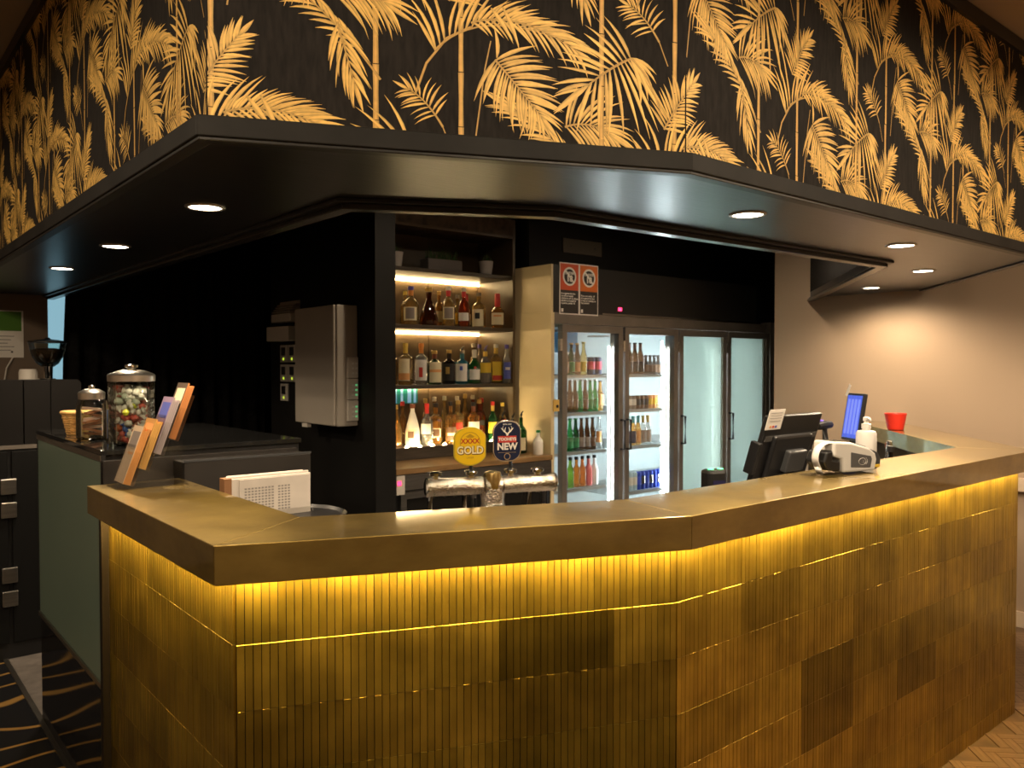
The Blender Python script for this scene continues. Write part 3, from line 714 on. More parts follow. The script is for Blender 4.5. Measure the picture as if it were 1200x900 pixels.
B2(3.555,4.68,'white capped bottle behind the yellow label tequila', .038,.285, gold_l, c_white, None, 'round')
B2(3.618,4.50,'gold tequila with white cap and red bottom label', .045,.278, gold_l, (c_yellow,c_white), p_yel, 'square', (.06,.55), (p_red,60,.08,.2))
B2(3.64,4.72,'slim purple capped bottle at back right of middle shelf', .03,.28, clear_l, c_purple, None, 'slim')
B2(3.645,4.415,'slim clear vodka with purple cap, rightmost on middle shelf', .031,.272, clear_l, c_purple, p_blue, 'slim', (.12,.55), (p_white,30,.35,.42))
G3 = 'spirit bottles on the bottom shelf'; Z3 = 1.0702
def B3(x, y, lab, *a, **k): make_bottle((x,y,Z3), 'spirit_bottle', lab, G3, *a, **k)
B3(2.812,4.54,'uncapped amber bottle, leftmost on bottom shelf', .040,.27, amber, c_gold, None, 'cone')
B3(2.915,4.50,'opaque white coconut rum bottle with brown cap', .048,.275, solid('opaque_white', (.86,.82,.74), .3), c_brown, p_cream, 'cone', (.14,.40), (p_dk,24,.2,.36))
B3(3.008,4.47,'vodka bottle with red cap and white label, bottom shelf', .041,.278, clear_l, (c_red,c_red), p_white, 'round', (.28,.52))
B3(3.10,4.50,'amber rum with black cap and small label, bottom shelf', .044,.275, amber, c_black, p_cream, 'square', (.18,.40), (p_dk,40,.2,.38))
B3(3.20,4.47,'bourbon with dark brown label, bottom shelf', .040,.285, amber, c_black, p_dk, 'square', (.08,.40), (p_cream,40,.2,.26))
B3(3.285,4.50,'whisky with slanted red label, bottom shelf', .044,.29, gold_l, c_gold, p_red, 'square', (.32,.48))
B3(3.395,4.47,'bourbon with big white label and brown cap, bottom shelf', .047,.275, amber, (c_brown,c_black), p_white, 'square', (.12,.52), (p_orange,14,.26,.36))
B3(3.49,4.53,'dark whisky with slanted black label, bottom shelf', .044,.29, red_l, c_gold, p_black, 'square', (.38,.5))
B3(3.556,4.46,'green whiskey bottle with cream label and red cap', .036,.275, green_g, (c_yellow,c_red), p_yel, 'round', (.20,.48))
B3(3.640,4.455,'vermouth with yellow cap and red diagonal label, rightmost on bottom shelf', .035,.265, gold_l, c_yellow, p_white, 'round', (.15,.50), (p_red,30,.3,.5,1.2))
for k, (x, g, c, h, ds) in enumerate(((2.945,amber,c_red,.285,'red capped amber bottle in the back row behind the white rum'),(3.035,dark_l,c_black,.27,'black capped dark bottle in the back row behind the vodka'),(3.13,amber,c_gold,.30,'gold capped amber bottle in the back row behind the rum'),(3.205,gold_l,c_white,.31,'white capped pale bottle in the back row behind the bourbon'),
      (3.29,gold_l,c_white,.315,'tall white capped bottle in the back row behind the red label whisky'),(3.40,amber,c_white,.31,'white capped amber bottle in the back row behind the white label bourbon'),(3.47,gold_l,c_gold,.325,'tallest gold capped bottle in the back row of the bottom shelf'),(3.54,red_l,c_white,.315,'white capped red bottle in the back row of the bottom shelf'),(3.62,red_l,c_red,.29,'red capped bottle in the back row behind the green whiskey'))):
    B3(x, 4.67, ds, .031, h, g, c, p_cream if k % 2 else None, 'round', (.2,.45))
G4 = 'bottles on the timber ledge'
make_bottle((3.40,4.16,.998), 'pourer_bottle', 'dark bottle with black pourer on ledge behind the navy tap badge', G4, .037,.28, dark_l, c_black, p_black, 'round', (.2,.5), pour=True)
make_bottle((3.52,4.20,.998), 'pourer_bottle', 'dark liqueur bottle with white label and pourer on timber ledge', G4, .042,.26, black_g, c_black, p_white, 'square', (.05,.42), pour=True)
make_bottle((3.615,4.22,.998), 'pourer_bottle', 'green bottle with black pourer on timber ledge', G4, .040,.27, deepg, c_black, p_cream, 'round', (.08,.4), pour=True)
make_bottle((3.645,4.08,.998), 'sauce_bottle', 'small white bottle with green top at the end of timber ledge', G4, .034,.165, solid('opaque_white', (.86,.82,.74), .3), c_green, None, 'round')
# planters in the top cubby
def planter_pot(loc, label, r, h):
    t = thing('potted_plant', label, 'plant pot', loc, 0, 'planters on top of the shelf unit')
    put('pot', MB().lathe([(r*.74,0),(r,h),(r*.9,h),(r*.86,h*.85)], seg=18), mat('grey_white_pot', (.52,.47,.44), .6), t, smooth=True)
    mb = MB()
    for k in range(26):
        a = random.uniform(0,6.28); q = random.uniform(0,r*.7); x, y = q*math.cos(a), q*math.sin(a); z = h*.8; dx, dy = random.uniform(-.02,.02), random.uniform(-.02,.02)
        mb.add([(x-.004,y,z),(x+.004,y,z),(x+dx,y+dy,z+random.uniform(.05,.09))], [(0,1,2)])
    put('foliage', mb, M_soil, t)
planter_pot((3.545,4.52,2.2252), 'white round pot with small plant in the top cubby, right end', .052, .105)
planter_pot((2.80,4.52,2.2252), 'white round pot at the left end of the top cubby', .052, .105)
t = thing('planter_box', 'grey rectangular planter box with low greenery in the top cubby', 'planter', (3.19,4.56,2.2252), 0, 'planters on top of the shelf unit')
put('box', MB().box(-.14,.14,-.05,.05,0,.09), mat('grey_planter', (.17,.15,.14), .7), t, bevel=.004)
mb = MB()
for k in range(60):
    x, y = random.uniform(-.12,.12), random.uniform(-.04,.04); dx, dy = random.uniform(-.03,.03), random.uniform(-.03,.03)
    mb.add([(x-.005,y,.085),(x+.005,y,.085),(x+dx,y+dy,.085+random.uniform(.04,.1))], [(0,1,2)])
put('foliage', mb, M_soil, t)

# ------------------------------------------------------------------ four-door cooler
FX0, FX1, FY0, FY1 = 3.735, 6.30, 4.05, 4.84
cl = thing('display_cooler', 'four door glass front drinks cooler with dark steel frame', 'fridge', (FX0, FY0, FZ))
CW = FX1-FX0; CD = FY1-FY0
M_cside = mat('cooler_side', (.66,.53,.31), .4, 0, noise=(2,.1,2))
put('side_wall', MB().box(0, .03, .0, CD, 0, U(1.96)), M_cside, cl)
put('side_wall', MB().box(CW-.03, CW, .0, CD, 0, U(1.96)), M_fridge, cl)
put('back_wall', MB().box(.03, CW-.03, CD-.03, CD, 0, U(1.96)), M_fridgein, cl)
put('roof', MB().box(.03, CW-.03, .0, CD-.03, U(1.885), U(1.96)), M_fridge, cl)
put('plinth', MB().box(.03, CW-.03, .0, CD-.03, 0, U(.22)), M_fridge, cl)
put('inner_roof', MB().box(.03, CW-.03, .06, CD-.03, U(1.865), U(1.885)), M_fridgein, cl)
put('inner_side', MB().box(.03, .04, .06, CD-.03, U(.22), U(1.865)), M_fridgein, cl)
put('inner_floor', MB().box(.04, CW-.03, .06, CD-.03, U(.22), U(.24)), M_fridgein, cl)
DW = .634; D0 = .095
SHZ = ((1.53,1.26,.98,.715),(1.53,1.26,.98,.63),(1.53,1.26,.98,.68),(1.53,1.26,.98,.68))
for k in range(4):
    x = D0 + k*DW
    # mullion between the doors with its light tube inside
    put('mullion', MB().box(x+DW-.03, x+DW+.012, .055, .11, U(.24), U(1.865)), M_fridge, cl)
    put('light_tube', MB().tube([(x+DW-.055,.10,U(.45)),(x+DW-.055,.10,U(1.74))], .006, 8), M_ledco, cl)
    if k > 1:  # extra tubes added inside to brighten the frosted doors
        for xx in (.16, .40): put('light_tube', MB().tube([(x+xx,.30,U(.45)),(x+xx,.30,U(1.80))], .008, 8), M_ledco, cl)
    f = MB(); fw_ = .046; x1 = x+DW-.022
    f.box(x, x1, -.012, .035, U(.24), U(.31)); f.box(x, x1, -.012, .035, U(1.83), U(1.88)); f.box(x, x+fw_, -.012, .035, U(.31), U(1.83)); f.box(x1-fw_, x1, -.012, .035, U(.31), U(1.83))
    d = put('cooler_door', f, M_fridge, cl, bevel=.002)
    put('glass_pane', MB().box(x+fw_, x1-fw_, .010, .016, U(.31), U(1.83)), M_glass if k < 2 else M_frost, d)
    hx = x1-.022 if k == 0 else x+.022
    put('handle', MB().tube([(hx,-.012,U(1.20)),(hx,-.05,U(1.20)),(hx,-.05,U(.985)),(hx,-.012,U(.985))], .009, 8), M_blackpl, d)
    put('hinge', MB().box(x-.022, x-.002, -.016, .01, U(1.70), U(1.78)), M_steel, d)
    for z in SHZ[k]:
        s_ = MB(); s_.box(x-.02, x+DW-.05, .10, .115, U(z-.022), U(z)); s_.box(x-.02, x+DW-.05, CD-.08, CD-.065, U(z-.012), U(z))
        for q in range(13): s_.box(x-.01+q*.046, x-.004+q*.046, .11, CD-.07, U(z-.007), U(z-.001))
        put('shelf', s_, M_wire, cl)
put('lock', MB().box(.018,.072,-.006,.0,U(1.285),U(1.365)), solid('brass_lock', (.75,.50,.13), .4, .3), cl)
put('lock_hole', MB().lathe([(.011,0),(.011,.003)], seg=10), M_blackpl, cl, (.052,-.0065,U(1.32)), rot=(R(90),0,0))
put('evaporator', MB().box(D0+.25, D0+.55, .40, .70, U(1.70), U(1.85)), mat('blue_plastic', (.10,.30,.50), .4), cl)
put('roof_grille', MB().tube([(D0+DW+.2+.07*math.cos(a*.5), .45+.1*math.sin(a*.5), U(1.83)) for a in range(13)], .006, 6), M_steel, cl)
hd = thing('cooler_header', 'black boxed panel above the drinks cooler', 'panel', (FX0, FY0, 1.9605))
put('front', MB().box(.02, 2.42, 0, .02, 0, .325), mat('black_laminate', (.017,.016,.015), .4), hd)
put('side', MB().box(0, .019, 0, .79, 0, .325), M_cside, hd)
put('top', MB().box(.02, 2.42, .02, .248, .30, .325), M_black, hd)
put('red_display', MB().box(.665,.70,-.004,0,.035,.06), M_glowr, hd)
put('top_grille', MB().box(.5, 2.42, -.004, .0, .0, .012), M_steel, hd)
# steel jamb at the far end
jb = thing('steel_jamb', 'steel door jamb with black conduit beside the cooler', 'door frame', (6.38, 4.05, FZ))
put('jamb', MB().box(0, .16, 0, .1, 0, U(1.98)), M_fridge, jb); put('conduit', MB().box(.055,.085,-.03,0,0,U(1.95)), M_blackpl, jb)
put('latch', MB().box(.04,.11,-.06,-.0305,U(1.22),U(1.30)), M_darkpl, jb)
# drinks in the cooler
def ordn(k): return ORD[k]
def drink(door, shelf, k, x, y, kind, *a, **kw):
    z = SHZ[door][shelf] + .0002
    nm, ds = kind
    make_bottle((x,y,z), nm, '%s, %s on shelf %s behind %s cooler door' % (ds, ordn(k), ('one','two','three','four')[shelf], ('first','second')[door]), 'drinks on shelf %d of the %s cooler door' % (shelf+1, ('first','second')[door]), *a, **kw)
bb = 'beer_bottle'
for k, (x, g, lm, ds, hh) in enumerate(((4.03,brown_g,p_dk,'brown beer bottle',.23),(4.09,deepg,p_green,'dark green beer bottle',.23),(4.15,brown_g,p_orange,'brown beer bottle with orange label',.23),(4.215,gold_l,p_yel,'golden cider bottle',.24))):
    drink(0,0,k,x,4.22,(bb,ds),.027,hh,g,c_gold,lm,'beer',(.1,.4))
def can_mesh(r, h): return MB().lathe([(r*.8,0),(r,.008),(r,h-.012),(r*.82,h-.002),(r*.80,h),(r*.76,h-.004)], seg=16)
def can(x, y, z, label, group, body, band, r=.032, h=.115, nm='drink_can', cat='can'):
    t = thing(nm, label, cat, (x,y,z), R(-35), group)
    put('can_body', can_mesh(r,h), body, t, smooth=True)
    put('printed_band', MB().arc(r+.0006, h*.30, h*.75, R(-80), R(80), 10), band, t, smooth=True)
for k, x in enumerate((4.29,4.36)):
    can(x,4.22,1.5302,'navy can with red print, %s on shelf one behind first cooler door' % ('left of two','right of two')[k], 'drinks on shelf 1 of the first cooler door', p_navy, solid('pink_red', (.75,.06,.12)), .032, .13)
row2 = ((brown_g,'brown'),(brown_g,'brown'),(brown_g,'brown'),(green_g,'green'),(brown_g,'brown'),(green_g,'green'),(green_g,'green'))
for k, (g, ds) in enumerate(row2): drink(0,1,k,4.025+k*.052,4.22,(bb,ds+' beer bottle with silver neck'),.025,.235,g,c_silver,p_dk if g is brown_g else p_green,'beer',(.08,.38))
drink(0,1,7,4.39,4.22,(bb,'orange labelled beer bottle with black top'),.026,.225,amber,c_black,p_orange,'beer',(.2,.55))
row3 = ((green_g,'green',p_green),(green_g,'green',p_green),(deepg,'dark green',p_green),(brown_g,'brown',p_grey),(brown_g,'brown',p_grey),(brown_g,'dark brown',p_dk))
for k, (g, ds, lm) in enumerate(row3): drink(0,2,k,4.02+k*.058,4.22,(bb,ds+' beer bottle'),.028,.235,g,c_black if k > 2 else c_green,lm,'beer',(.1,.4))
drink(0,2,6,4.375,4.22,(bb,'clear beer bottle with orange label'),.028,.235,clear_l,c_silver,p_orange,'beer',(.2,.55))
row4 = ((solid('plum',(.18,.08,.12)),'plum coloured'),(lime_g,'lime green'),(cglass('orange',(.95,.35,.05)),'orange'),(cglass('bright_orange',(1,.30,.06)),'bright orange'),(solid('pink',(.85,.22,.22)),'pink'),(solid('milk_white',(.85,.85,.85)),'white'))
for k, (g, ds) in enumerate(row4): drink(0,3,k,4.02+k*.062,4.22,('mixer_bottle',ds+' mixer bottle with black cap'),.029,.22,g,c_black,None,'round',pour=False)
for k in range(3): drink(1,0,k,4.71+k*.065,4.22,(bb,'tall dark cider bottle'),.031,.245,brown_g,(c_brown,c_black),p_black,'beer',(.08,.4))
for k in range(4): drink(1,0,3+k,4.905+k*.05,4.22,(bb,'short dark stout bottle'),.024,.15,black_g,c_black,p_dk,'round',(.1,.5))
for k in range(8):
    bdy, bnd, ds = ((p_grey,p_white,'grey'),(p_grey,p_white,'grey'),(p_dk,p_black,'dark brown'),(p_dk,p_black,'dark brown'),(p_dk,p_black,'dark brown'),(p_orange,p_yel,'amber'),(p_orange,p_yel,'amber'),(p_cream,p_cream,'cream'))[k]
    can(4.70+k*.048,4.21,1.2602,'short %s can, %s on shelf two behind second cooler door' % (ds, ORD[k]), 'cans on shelf 2 of the second cooler door', bdy, bnd, .0225, .105)
for k in range(5):
    g, c, lm, ds = ((clear_l,c_teal,p_navy,'navy label bottle with teal foil'),(amber,c_teal,p_navy,'amber bottle with teal foil and navy label'),(amber,c_teal,p_orange,'amber bottle with teal foil and orange label'),(clear_l,c_gold,p_grey,'clear bottle with gold foil'),(clear_l,c_gold,p_grey,'clear bottle with gold foil and grey label'))[k]
    drink(1,2,k,4.70+k*.058,4.22,('wine_cooler_bottle',ds),.028,.225,g,(c,c),lm,'beer',(.08,.5))
for k in range(8):
    bl = k > 1
    can(4.715+k*.047,4.21,.6302,'%s can, %s on shelf four behind second cooler door' % ('blue and silver slim energy drink' if bl else 'pale blue slim', ORD[k]), 'cans on shelf 4 of the second cooler door', solid('can_blue',(.03,.06,.42),.3,.5) if bl else solid('can_pale',(.45,.62,.75),.3,.3), c_silver if bl and k % 2 else (solid('can_blue2',(.05,.08,.55),.3) if bl else p_white), .0225, .14)

# ------------------------------------------------------------------ signs and plates above the cooler
def age_sign(x, label, lines, top):
    t = thing('notice_sign', label, 'sign', (x, FY0-.0005, 1.95), 0, 'age notices on the cooler header')
    W, H = .186, .355
    put('border', MB().box(0, W, -.004, 0, 0, H), p_white, t)
    put('red_field', MB().box(.007, W-.007, -.0046, -.004, H*.47, H-.008), top, t)
    put('black_field', MB().box(.007, W-.007, -.0046, -.004, .008, H*.47), solid('sign_black', (.03,.025,.022), .5), t)
    cx, cz = W/2, H*.735
    ringm = MB().lathe([(.064,0),(.064,.0006),(.051,.0006),(.051,0)], seg=28, cap=False)
    disc = put('disc', MB().lathe([(.052,0),(.052,.0005)], seg=28), solid('sign_black', (.03,.025,.022), .5), t, (cx,-.0047,cz), rot=(R(90),0,0))
    put('white_ring', ringm, p_white, t, (cx,-.0047,cz), rot=(R(90),0,0), smooth=True)
    text('age_number', 'UNDER', .026, p_white, t, (cx,-.0056,cz+.022), (R(90),0,0), .0006)
    text('age_number', '18', .058, p_white, t, (cx,-.0056,cz-.016), (R(90),0,0), .0022)
    sb = MB(); sb.obox(Matrix.Translation((cx,-.0059,cz)) @ Matrix.Rotation(R(45),4,'Y'), .052, .0003, .006); put('slash', sb, p_white, t)
    text('notice_text', lines, .0175, p_white, t, (.014,-.005,H*.31), (R(90),0,0), .0004, align='LEFT')
    put('crest', MB().box(.014,.034,-.0049,-.0046,.016,.04), p_white, t)
red_o = solid('sign_red', (.62,.085,.022), .5); org_o = solid('sign_orange', (.70,.16,.02), .5)
age_sign(3.81, 'left under 18 notice, red top, on black cooler header', 'It is against the law\nto sell or supply\nalcohol to or to obtain\nalcohol on behalf of\na person under 18', red_o)
age_sign(3.999, 'right under 18 notice, orange top, on black cooler header', 'If you are under 18\nit is against the law\nto buy or attempt to\nbuy alcohol', org_o)
t = thing('vent_plate', 'brownish rectangular plate high on black wall above the notices', 'plate', (4.075, 4.2995, 2.42))
put('plate', MB().box(0,.40,-.012,0,0,.105), mat('plate_paint', (.10,.085,.065), .5), t, bevel=.003)
for x in (.075,.325): put('screw', MB().lathe([(.008,0),(.008,.003)], seg=10), M_darkpl, t, (x,-.0125,.052), rot=(R(90),0,0))

# ------------------------------------------------------------------ grey electrical box and switches on the stub wall
t = thing('control_cabinet', 'grey metal control cabinet mounted on the black stub wall', 'electrical box', (2.344, 4.20, 1.247))
put('body', MB().box(-.132, 0, 0, .52, 0, .70), M_greybox, t, bevel=.006)
put('door', MB().box(-.150, -.1325, .012, .515, .004, .698), M_greybox, t, bevel=.005)
put('lock', MB().box(-.145,-.12,.36,.43,-.022,-.0005), M_ivory, t)
for k in range(3):
    p = put('keypad', MB().box(-.075, -.008, -.022, -.0005, .03+k*.125, .15+k*.125), M_ivory, t, bevel=.003)
    for i in range(3):
        for j in range(2):
            put('key', MB().box(-.05+j*.022, -.037+j*.022, -.024, -.022, .052+k*.125+i*.028, .062+k*.125+i*.028), M_keyg if k < 2 and j else M_white, p)
for k, (y, z) in enumerate(((5.00,1.62),(5.13,1.62),(5.00,1.49),(5.13,1.49),(5.13,1.36))):
    s = thing('switch_plate', 'white switch plate with yellow light on black wall, %s' % ('upper row right','upper row left','middle row right','middle row left','alone in bottom row')[k], 'switch', (2.344, y, z), 0, 'switch plates beside the grey cabinet')
    put('plate', MB().box(-.01,0,0,.115,0,.115), M_ivory, s, bevel=.002)
    put('rocker', MB().box(-.014,-.0101,.035,.09,.045,.10), M_blackpl, s)
    put('indicator', MB().box(-.0125,-.0101,.052,.07,.014,.03), M_glowy, s)
t = thing('wall_bracket', 'pale wall dispenser above the switch plates', 'dispenser', (2.344, 4.96, 1.76))
put('body', MB().prism([(0,0),(-.08,0),(-.10,.30),(0,.30)], .0, .095), M_ivory, t, bevel=.004)
t = thing('wall_speaker', 'pale louvred wall box beside the top of the grey cabinet', 'wall box', (2.344, 4.95, 1.885))
put('body', MB().box(-.07,0,0,.30,0,.055), M_ivory, t, bevel=.004)
for k in range(4): put('slat', MB().box(-.074+.012*k,-.004,.002,.28,.062+k*.016,.070+k*.016), M_greybox, t)
put('back_plate', MB().box(-.006,0,.0,.30,.055,.14), M_greybox, t)

# ------------------------------------------------------------------ curtain
def curtain(name, label, pts, z0, z1, amp, wl):
    mb = MB(); n = 260; vs = []; a = Vector(pts[0]); b = Vector(pts[1]); d = b-a; L = d.length; t = d.normalized(); nn = Vector((-t.y,t.x))
    rng = random.Random(5); ph = 0; zs = 8
    offs = []
    for i in range(n+1):
        ph += (L/n)/wl*6.283*(.7+.6*abs(math.sin(i*.11)))
        offs.append(amp*math.sin(ph)*(.6+.4*math.sin(i*.07+1)))
    for k in range(zs+1):
        f = k/zs; z = z0+(z1-z0)*f
        for i in range(n+1):
            p = a + d*(i/n) + nn*(offs[i]*(1.15-.35*f))
            vs.append((p.x + (-.05*math.sin(f*math.pi) + .04*f)*(1-i/n)**6, p.y, z))
    fs = [(k*(n+1)+i, k*(n+1)+i+1, (k+1)*(n+1)+i+1, (k+1)*(n+1)+i) for k in range(zs) for i in range(n)]
    o = put(name, MB().add(vs, fs), M_curtain); smooth_angle(o, 80)
    so = o.modifiers.new('thickness','SOLIDIFY'); so.thickness = .004
    return o
cu = curtain('curtain', '', ((1.305,6.6),(2.80,6.6)), FZ+.02, 2.76, .035, .13)
tag(cu, 'floor length black drape hanging behind the bar', 'curtain')
rd = thing('curtain_rail', 'black rail carrying the drape', 'curtain rail', (1.3,6.6,2.775)); put('rail', MB().tube([(0,0,0),(1.5,0,0)], .012, 8), M_blackpl, rd)
for k in range(3): put('hook', MB().tube([(.15+.6*k,0,0),(.15+.6*k,0,.004)], .02, 8), M_blackpl, rd)

# ------------------------------------------------------------------ left display cabinet
cb = thing('service_cabinet', 'black glass topped cabinet with frosted green side panel', 'cabinet', (.715, 3.085, FZ))
CX, CY = .74, 1.15
put('carcass', MB().box(.012, CX, .012, CY, U(.455), U(1.285)), M_blackpl, cb)
put('green_panel', MB().box(0, .012, .006, CY-.004, U(.475), U(1.262)), M_greengl, cb)
put('panel_rail', MB().box(-.006, .012, .0, CY, U(.455), U(.474)), M_steel, cb)
put('edge_post', MB().box(-.003, .012, -.006, .006, U(.475), U(1.285)), M_blackpl, cb)
put('edge_post', MB().box(-.003, .012, CY-.004, CY+.006, U(.455), U(1.285)), M_blackpl, cb)
put('plinth', MB().box(.004, CX, .006, CY, 0, U(.455)), M_granite, cb)
put('glass_top', MB().box(-.004, CX+.006, -.004, CY+.006, U(1.285), U(1.303)), M_topgl, cb, bevel=.002)
put('top_edge', MB().box(-.005, -.001, -.003, CY+.003, U(1.263), U(1.285)), M_steel, cb)
put('drawer', MB().box(.0, CX-.02, -.02, .012, U(1.16), U(1.268)), mat('dark_laminate', (.02,.017,.015), .4, noise=(8,.2,3)), cb, bevel=.002)
put('lower_front', MB().box(.0, CX-.02, -.018, .012, U(.10), U(1.15)), M_blackpl, cb)
CT = 1.3032
sb = thing('step_cabinet', 'dark laminate step unit in front of the service cabinet', 'cabinet', (.95, 2.945, FZ))
put('body', MB().box(0,.485,0,.118,0,U(1.255)), mat('dark_laminate', (.02,.017,.015), .4, noise=(8,.2,3)), sb, bevel=.003)
put('top_edge', MB().box(-.001,.486,-.002,.004,U(1.2555),U(1.2625)), M_darkpl, sb)
# ------------------------------------------------------------------ back counter on the left with machine and grinder
bc = thing('tall_cooler', 'black low cooler cabinet with steel hinges at far left', 'cabinet', (.30, 5.2, FZ))
put('body', MB().box(0, 1.0, .02, 1.28, 0, U(1.135)), M_blackpl, bc)
put('top', MB().box(-.01, 1.01, .0, 1.29, U(1.136), U(1.155)), M_fridge, bc)
for k in range(2):
    d = put('door', MB().box(.005+k*.445, .43+k*.445, -.002, .019, U(.06), U(1.125)), mat('black_door', (.005,.005,.005), .7, spec=.2), bc, bevel=.004)
    for z in (.27,.40,.76,.89):
        h = MB(); h.box(.395+k*.445-.0,.47+k*.445,-.022,-.0025,U(z),U(z+.085)); put('hinge', h, M_steel, d, bevel=.004)
mc = thing('espresso_machine', 'matte black machine housing with vertical seams on the low cooler', 'coffee machine', (.32, 5.24, 1.1555))
rp = MB()
def rounded(x0, x1, h, r, y0, y1):
    pts = [(x0,0),(x1,0)] + [(x1-r+r*math.cos(a), h-r+r*math.sin(a)) for a in [i*math.pi/12 for i in range(7)]] + [(x0,h)]
    m = MB(); n = len(pts); m.add([(x,y0,z) for x,z in pts]+[(x,y1,z) for x,z in pts], [tuple(range(n)), tuple(range(2*n-1,n-1,-1))]+[(i,(i+1)%n,n+(i+1)%n,n+i) for i in range(n)]); return m
mmb = mat('machine_black', (.010,.009,.0085), .75, spec=.15)
put('housing', MB().box(0, .77, .02, .42, 0, .358), mmb, mc)
for x0, x1 in ((.0,.235),(.24,.495),(.50,.63)): put('panel', MB().box(x0, x1, 0, .019, 0, .362), mmb, mc, bevel=.003)
put('panel', rounded(.635, .79, .362, .03, 0, .019), mmb, mc)
gd = thing('coffee_grinder', 'coffee grinder with clear bean hopper on the back counter', 'coffee grinder', (1.05, 5.86, 1.1555))
put('body', MB().lathe([(.075,0),(.08,.02),(.055,.06),(.055,.33),(.045,.36)], seg=16), M_blackpl, gd, smooth=True)
put('collar', MB().lathe([(.028,.36),(.030,.43),(.036,.44)], seg=16), M_chrome, gd, smooth=True)
put('hopper', MB().lathe([(.035,.435),(.062,.455),(.088,.50),(.102,.55),(.108,.585),(.104,.585),(.098,.551),(.084,.502),(.058,.459),(.03,.44)], seg=24), M_jar, gd, smooth=True)
put('beans', MB().lathe([(.03,.441),(.056,.4595),(.082,.503),(.094,.54),(.05,.553)], seg=20), M_bean, gd, smooth=True)
put('hopper_lid', MB().lathe([(.112,.586),(.112,.596),(.06,.606),(.02,.61),(.012,.62)], seg=24), M_blackpl, gd, smooth=True)
wc = thing('milk_jug', 'white jug standing beside the coffee grinder', 'jug', (.925, 5.76, 1.1555))
put('body', MB().lathe([(.05,0),(.055,.02),(.052,.40),(.045,.42)], seg=16), M_ivory, wc, smooth=True)
put('handle', MB().tube([(.05,0,.36),(.085,0,.33),(.085,0,.22),(.05,0,.19)], .007, 6), M_ivory, wc)
ps = thing('wall_notice', 'notice with green header on brown wall at far left', 'poster', (.80, 6.7495, 1.655))
put('sheet', MB().box(0,.258,-.003,0,0,.335), p_white, ps)
put('green_header', MB().box(.004,.246,-.004,-.003,.19,.328), solid('notice_green', (.075,.20,.02), .6), ps)
for k in range(5): put('text_line', MB().box(.02,.20-.02*(k%3),-.0036,-.003,.15-.025*k,.154-.025*k), M_ink, ps)
put('mark', MB().lathe([(.008,0),(.008,.001)], seg=10), M_ink, ps, (.185,-.0035,.04), rot=(R(90),0,0))
wr = tag(put('power_cord', MB().tube([(.99,6.742,1.655),(.95,6.742,1.58),(.93,6.742,1.45),(.93,6.742,1.2)], .006, 6), M_ivory), 'thin pale cord hanging below the wall notice', 'cord')

# ------------------------------------------------------------------ sweets on the cabinet
def sweet_jar(name, label, loc, r, h, lidr):
    t = thing(name, label, 'jar', loc)
    return t
jr = thing('sweet_jar', 'tall glass jar of wrapped sweets with steel lid on the cabinet', 'jar', (.855, 3.235, CT))
jr_r, jr_h = .080, .245
put('glass', MB().lathe([(.075,0),(jr_r,.008),(jr_r,jr_h-.012),(.074,jr_h),(.070,jr_h),(jr_r-.004,jr_h-.014),(jr_r-.004,.012),(.06,.010)], seg=32), M_jar, jr, smooth=True)
ld = put('lid', MB().lathe([(.082,jr_h-.008),(.083,jr_h+.014),(.078,jr_h+.020),(.045,jr_h+.032),(.022,jr_h+.036)], seg=32), M_lid, jr, smooth=True)
put('knob', MB().lathe([(.012,jr_h+.034),(.014,jr_h+.04),(.023,jr_h+.044),(.024,jr_h+.052),(.016,jr_h+.056)], seg=20), M_chrome, ld, smooth=True)
cand = [(solid('candy_white',(.80,.72,.64),.35),'white'),(solid('candy_red',(.60,.10,.07),.35),'red'),(solid('candy_lime',(.48,.50,.03),.3),'lime yellow'),(solid('candy_brown',(.26,.09,.07),.35),'brown'),(solid('candy_mint',(.60,.62,.50),.35),'pale green'),(solid('candy_orange',(.75,.17,.05),.3),'orange'),(solid('candy_blue',(.05,.13,.45),.3),'blue')]
def candy_mesh(m):
    mb = MB(); prof = [(.014,-.022),(.010,-.017),(.0035,-.0125),(.0105,-.008),(.0122,0),(.0105,.008),(.0035,.0125),(.010,.017),(.014,.022)]
    return mb.lathe(prof, seg=8).mesh('wrapped_sweet', m, True)
cme = [candy_mesh(m) for m, _ in cand]
rc = random.Random(4); layer = 0
z = .026
while z < jr_h-.034:
    for ring_r, n in ((.0525, 11), (.030, 6), (.007, 1)):
        for k in range(n):
            if ring_r < .05 and z < jr_h-.06 : continue
            a = 6.283*(k+.5*(layer%2)+rc.uniform(-.15,.15))/n
            f = z/jr_h
            i = rc.choices(range(7), (8,1.0,.35,3.2,1.2,.1,.15) if f > .3 else (4,3,.3,1.5,1,3,2))[0]
            o = bpy.data.objects.new('wrapped_sweet', cme[i]); COL.objects.link(o)
            o.location = (.855+ring_r*math.cos(a), 3.235+ring_r*math.sin(a), CT+z+rc.uniform(-.003,.003))
            o.rotation_euler = (rc.uniform(0,3), rc.uniform(0,3), rc.uniform(0,3))
            tag(o, '%s wrapped sweet in the %s of the tall glass jar' % (cand[i][1], 'top' if f > .62 else ('middle' if f > .3 else 'bottom')), 'sweet', 'wrapped sweets in the tall jar')
    z += .0195; layer += 1
for k in range(2):
    o = put('gum_ball', MB().lathe([(.001,-.013),(.008,-.0105),(.013,0),(.008,.0105),(.001,.013)], seg=12), cand[2][0], None, (.855+(-.038+.030*k), 3.235-.066+.006*k, CT+.125+.024*k), smooth=True)
    tag(o, ('lower','upper')[k]+' round lime yellow gum ball against the front of the tall jar', 'sweet', 'gum balls in the tall jar')
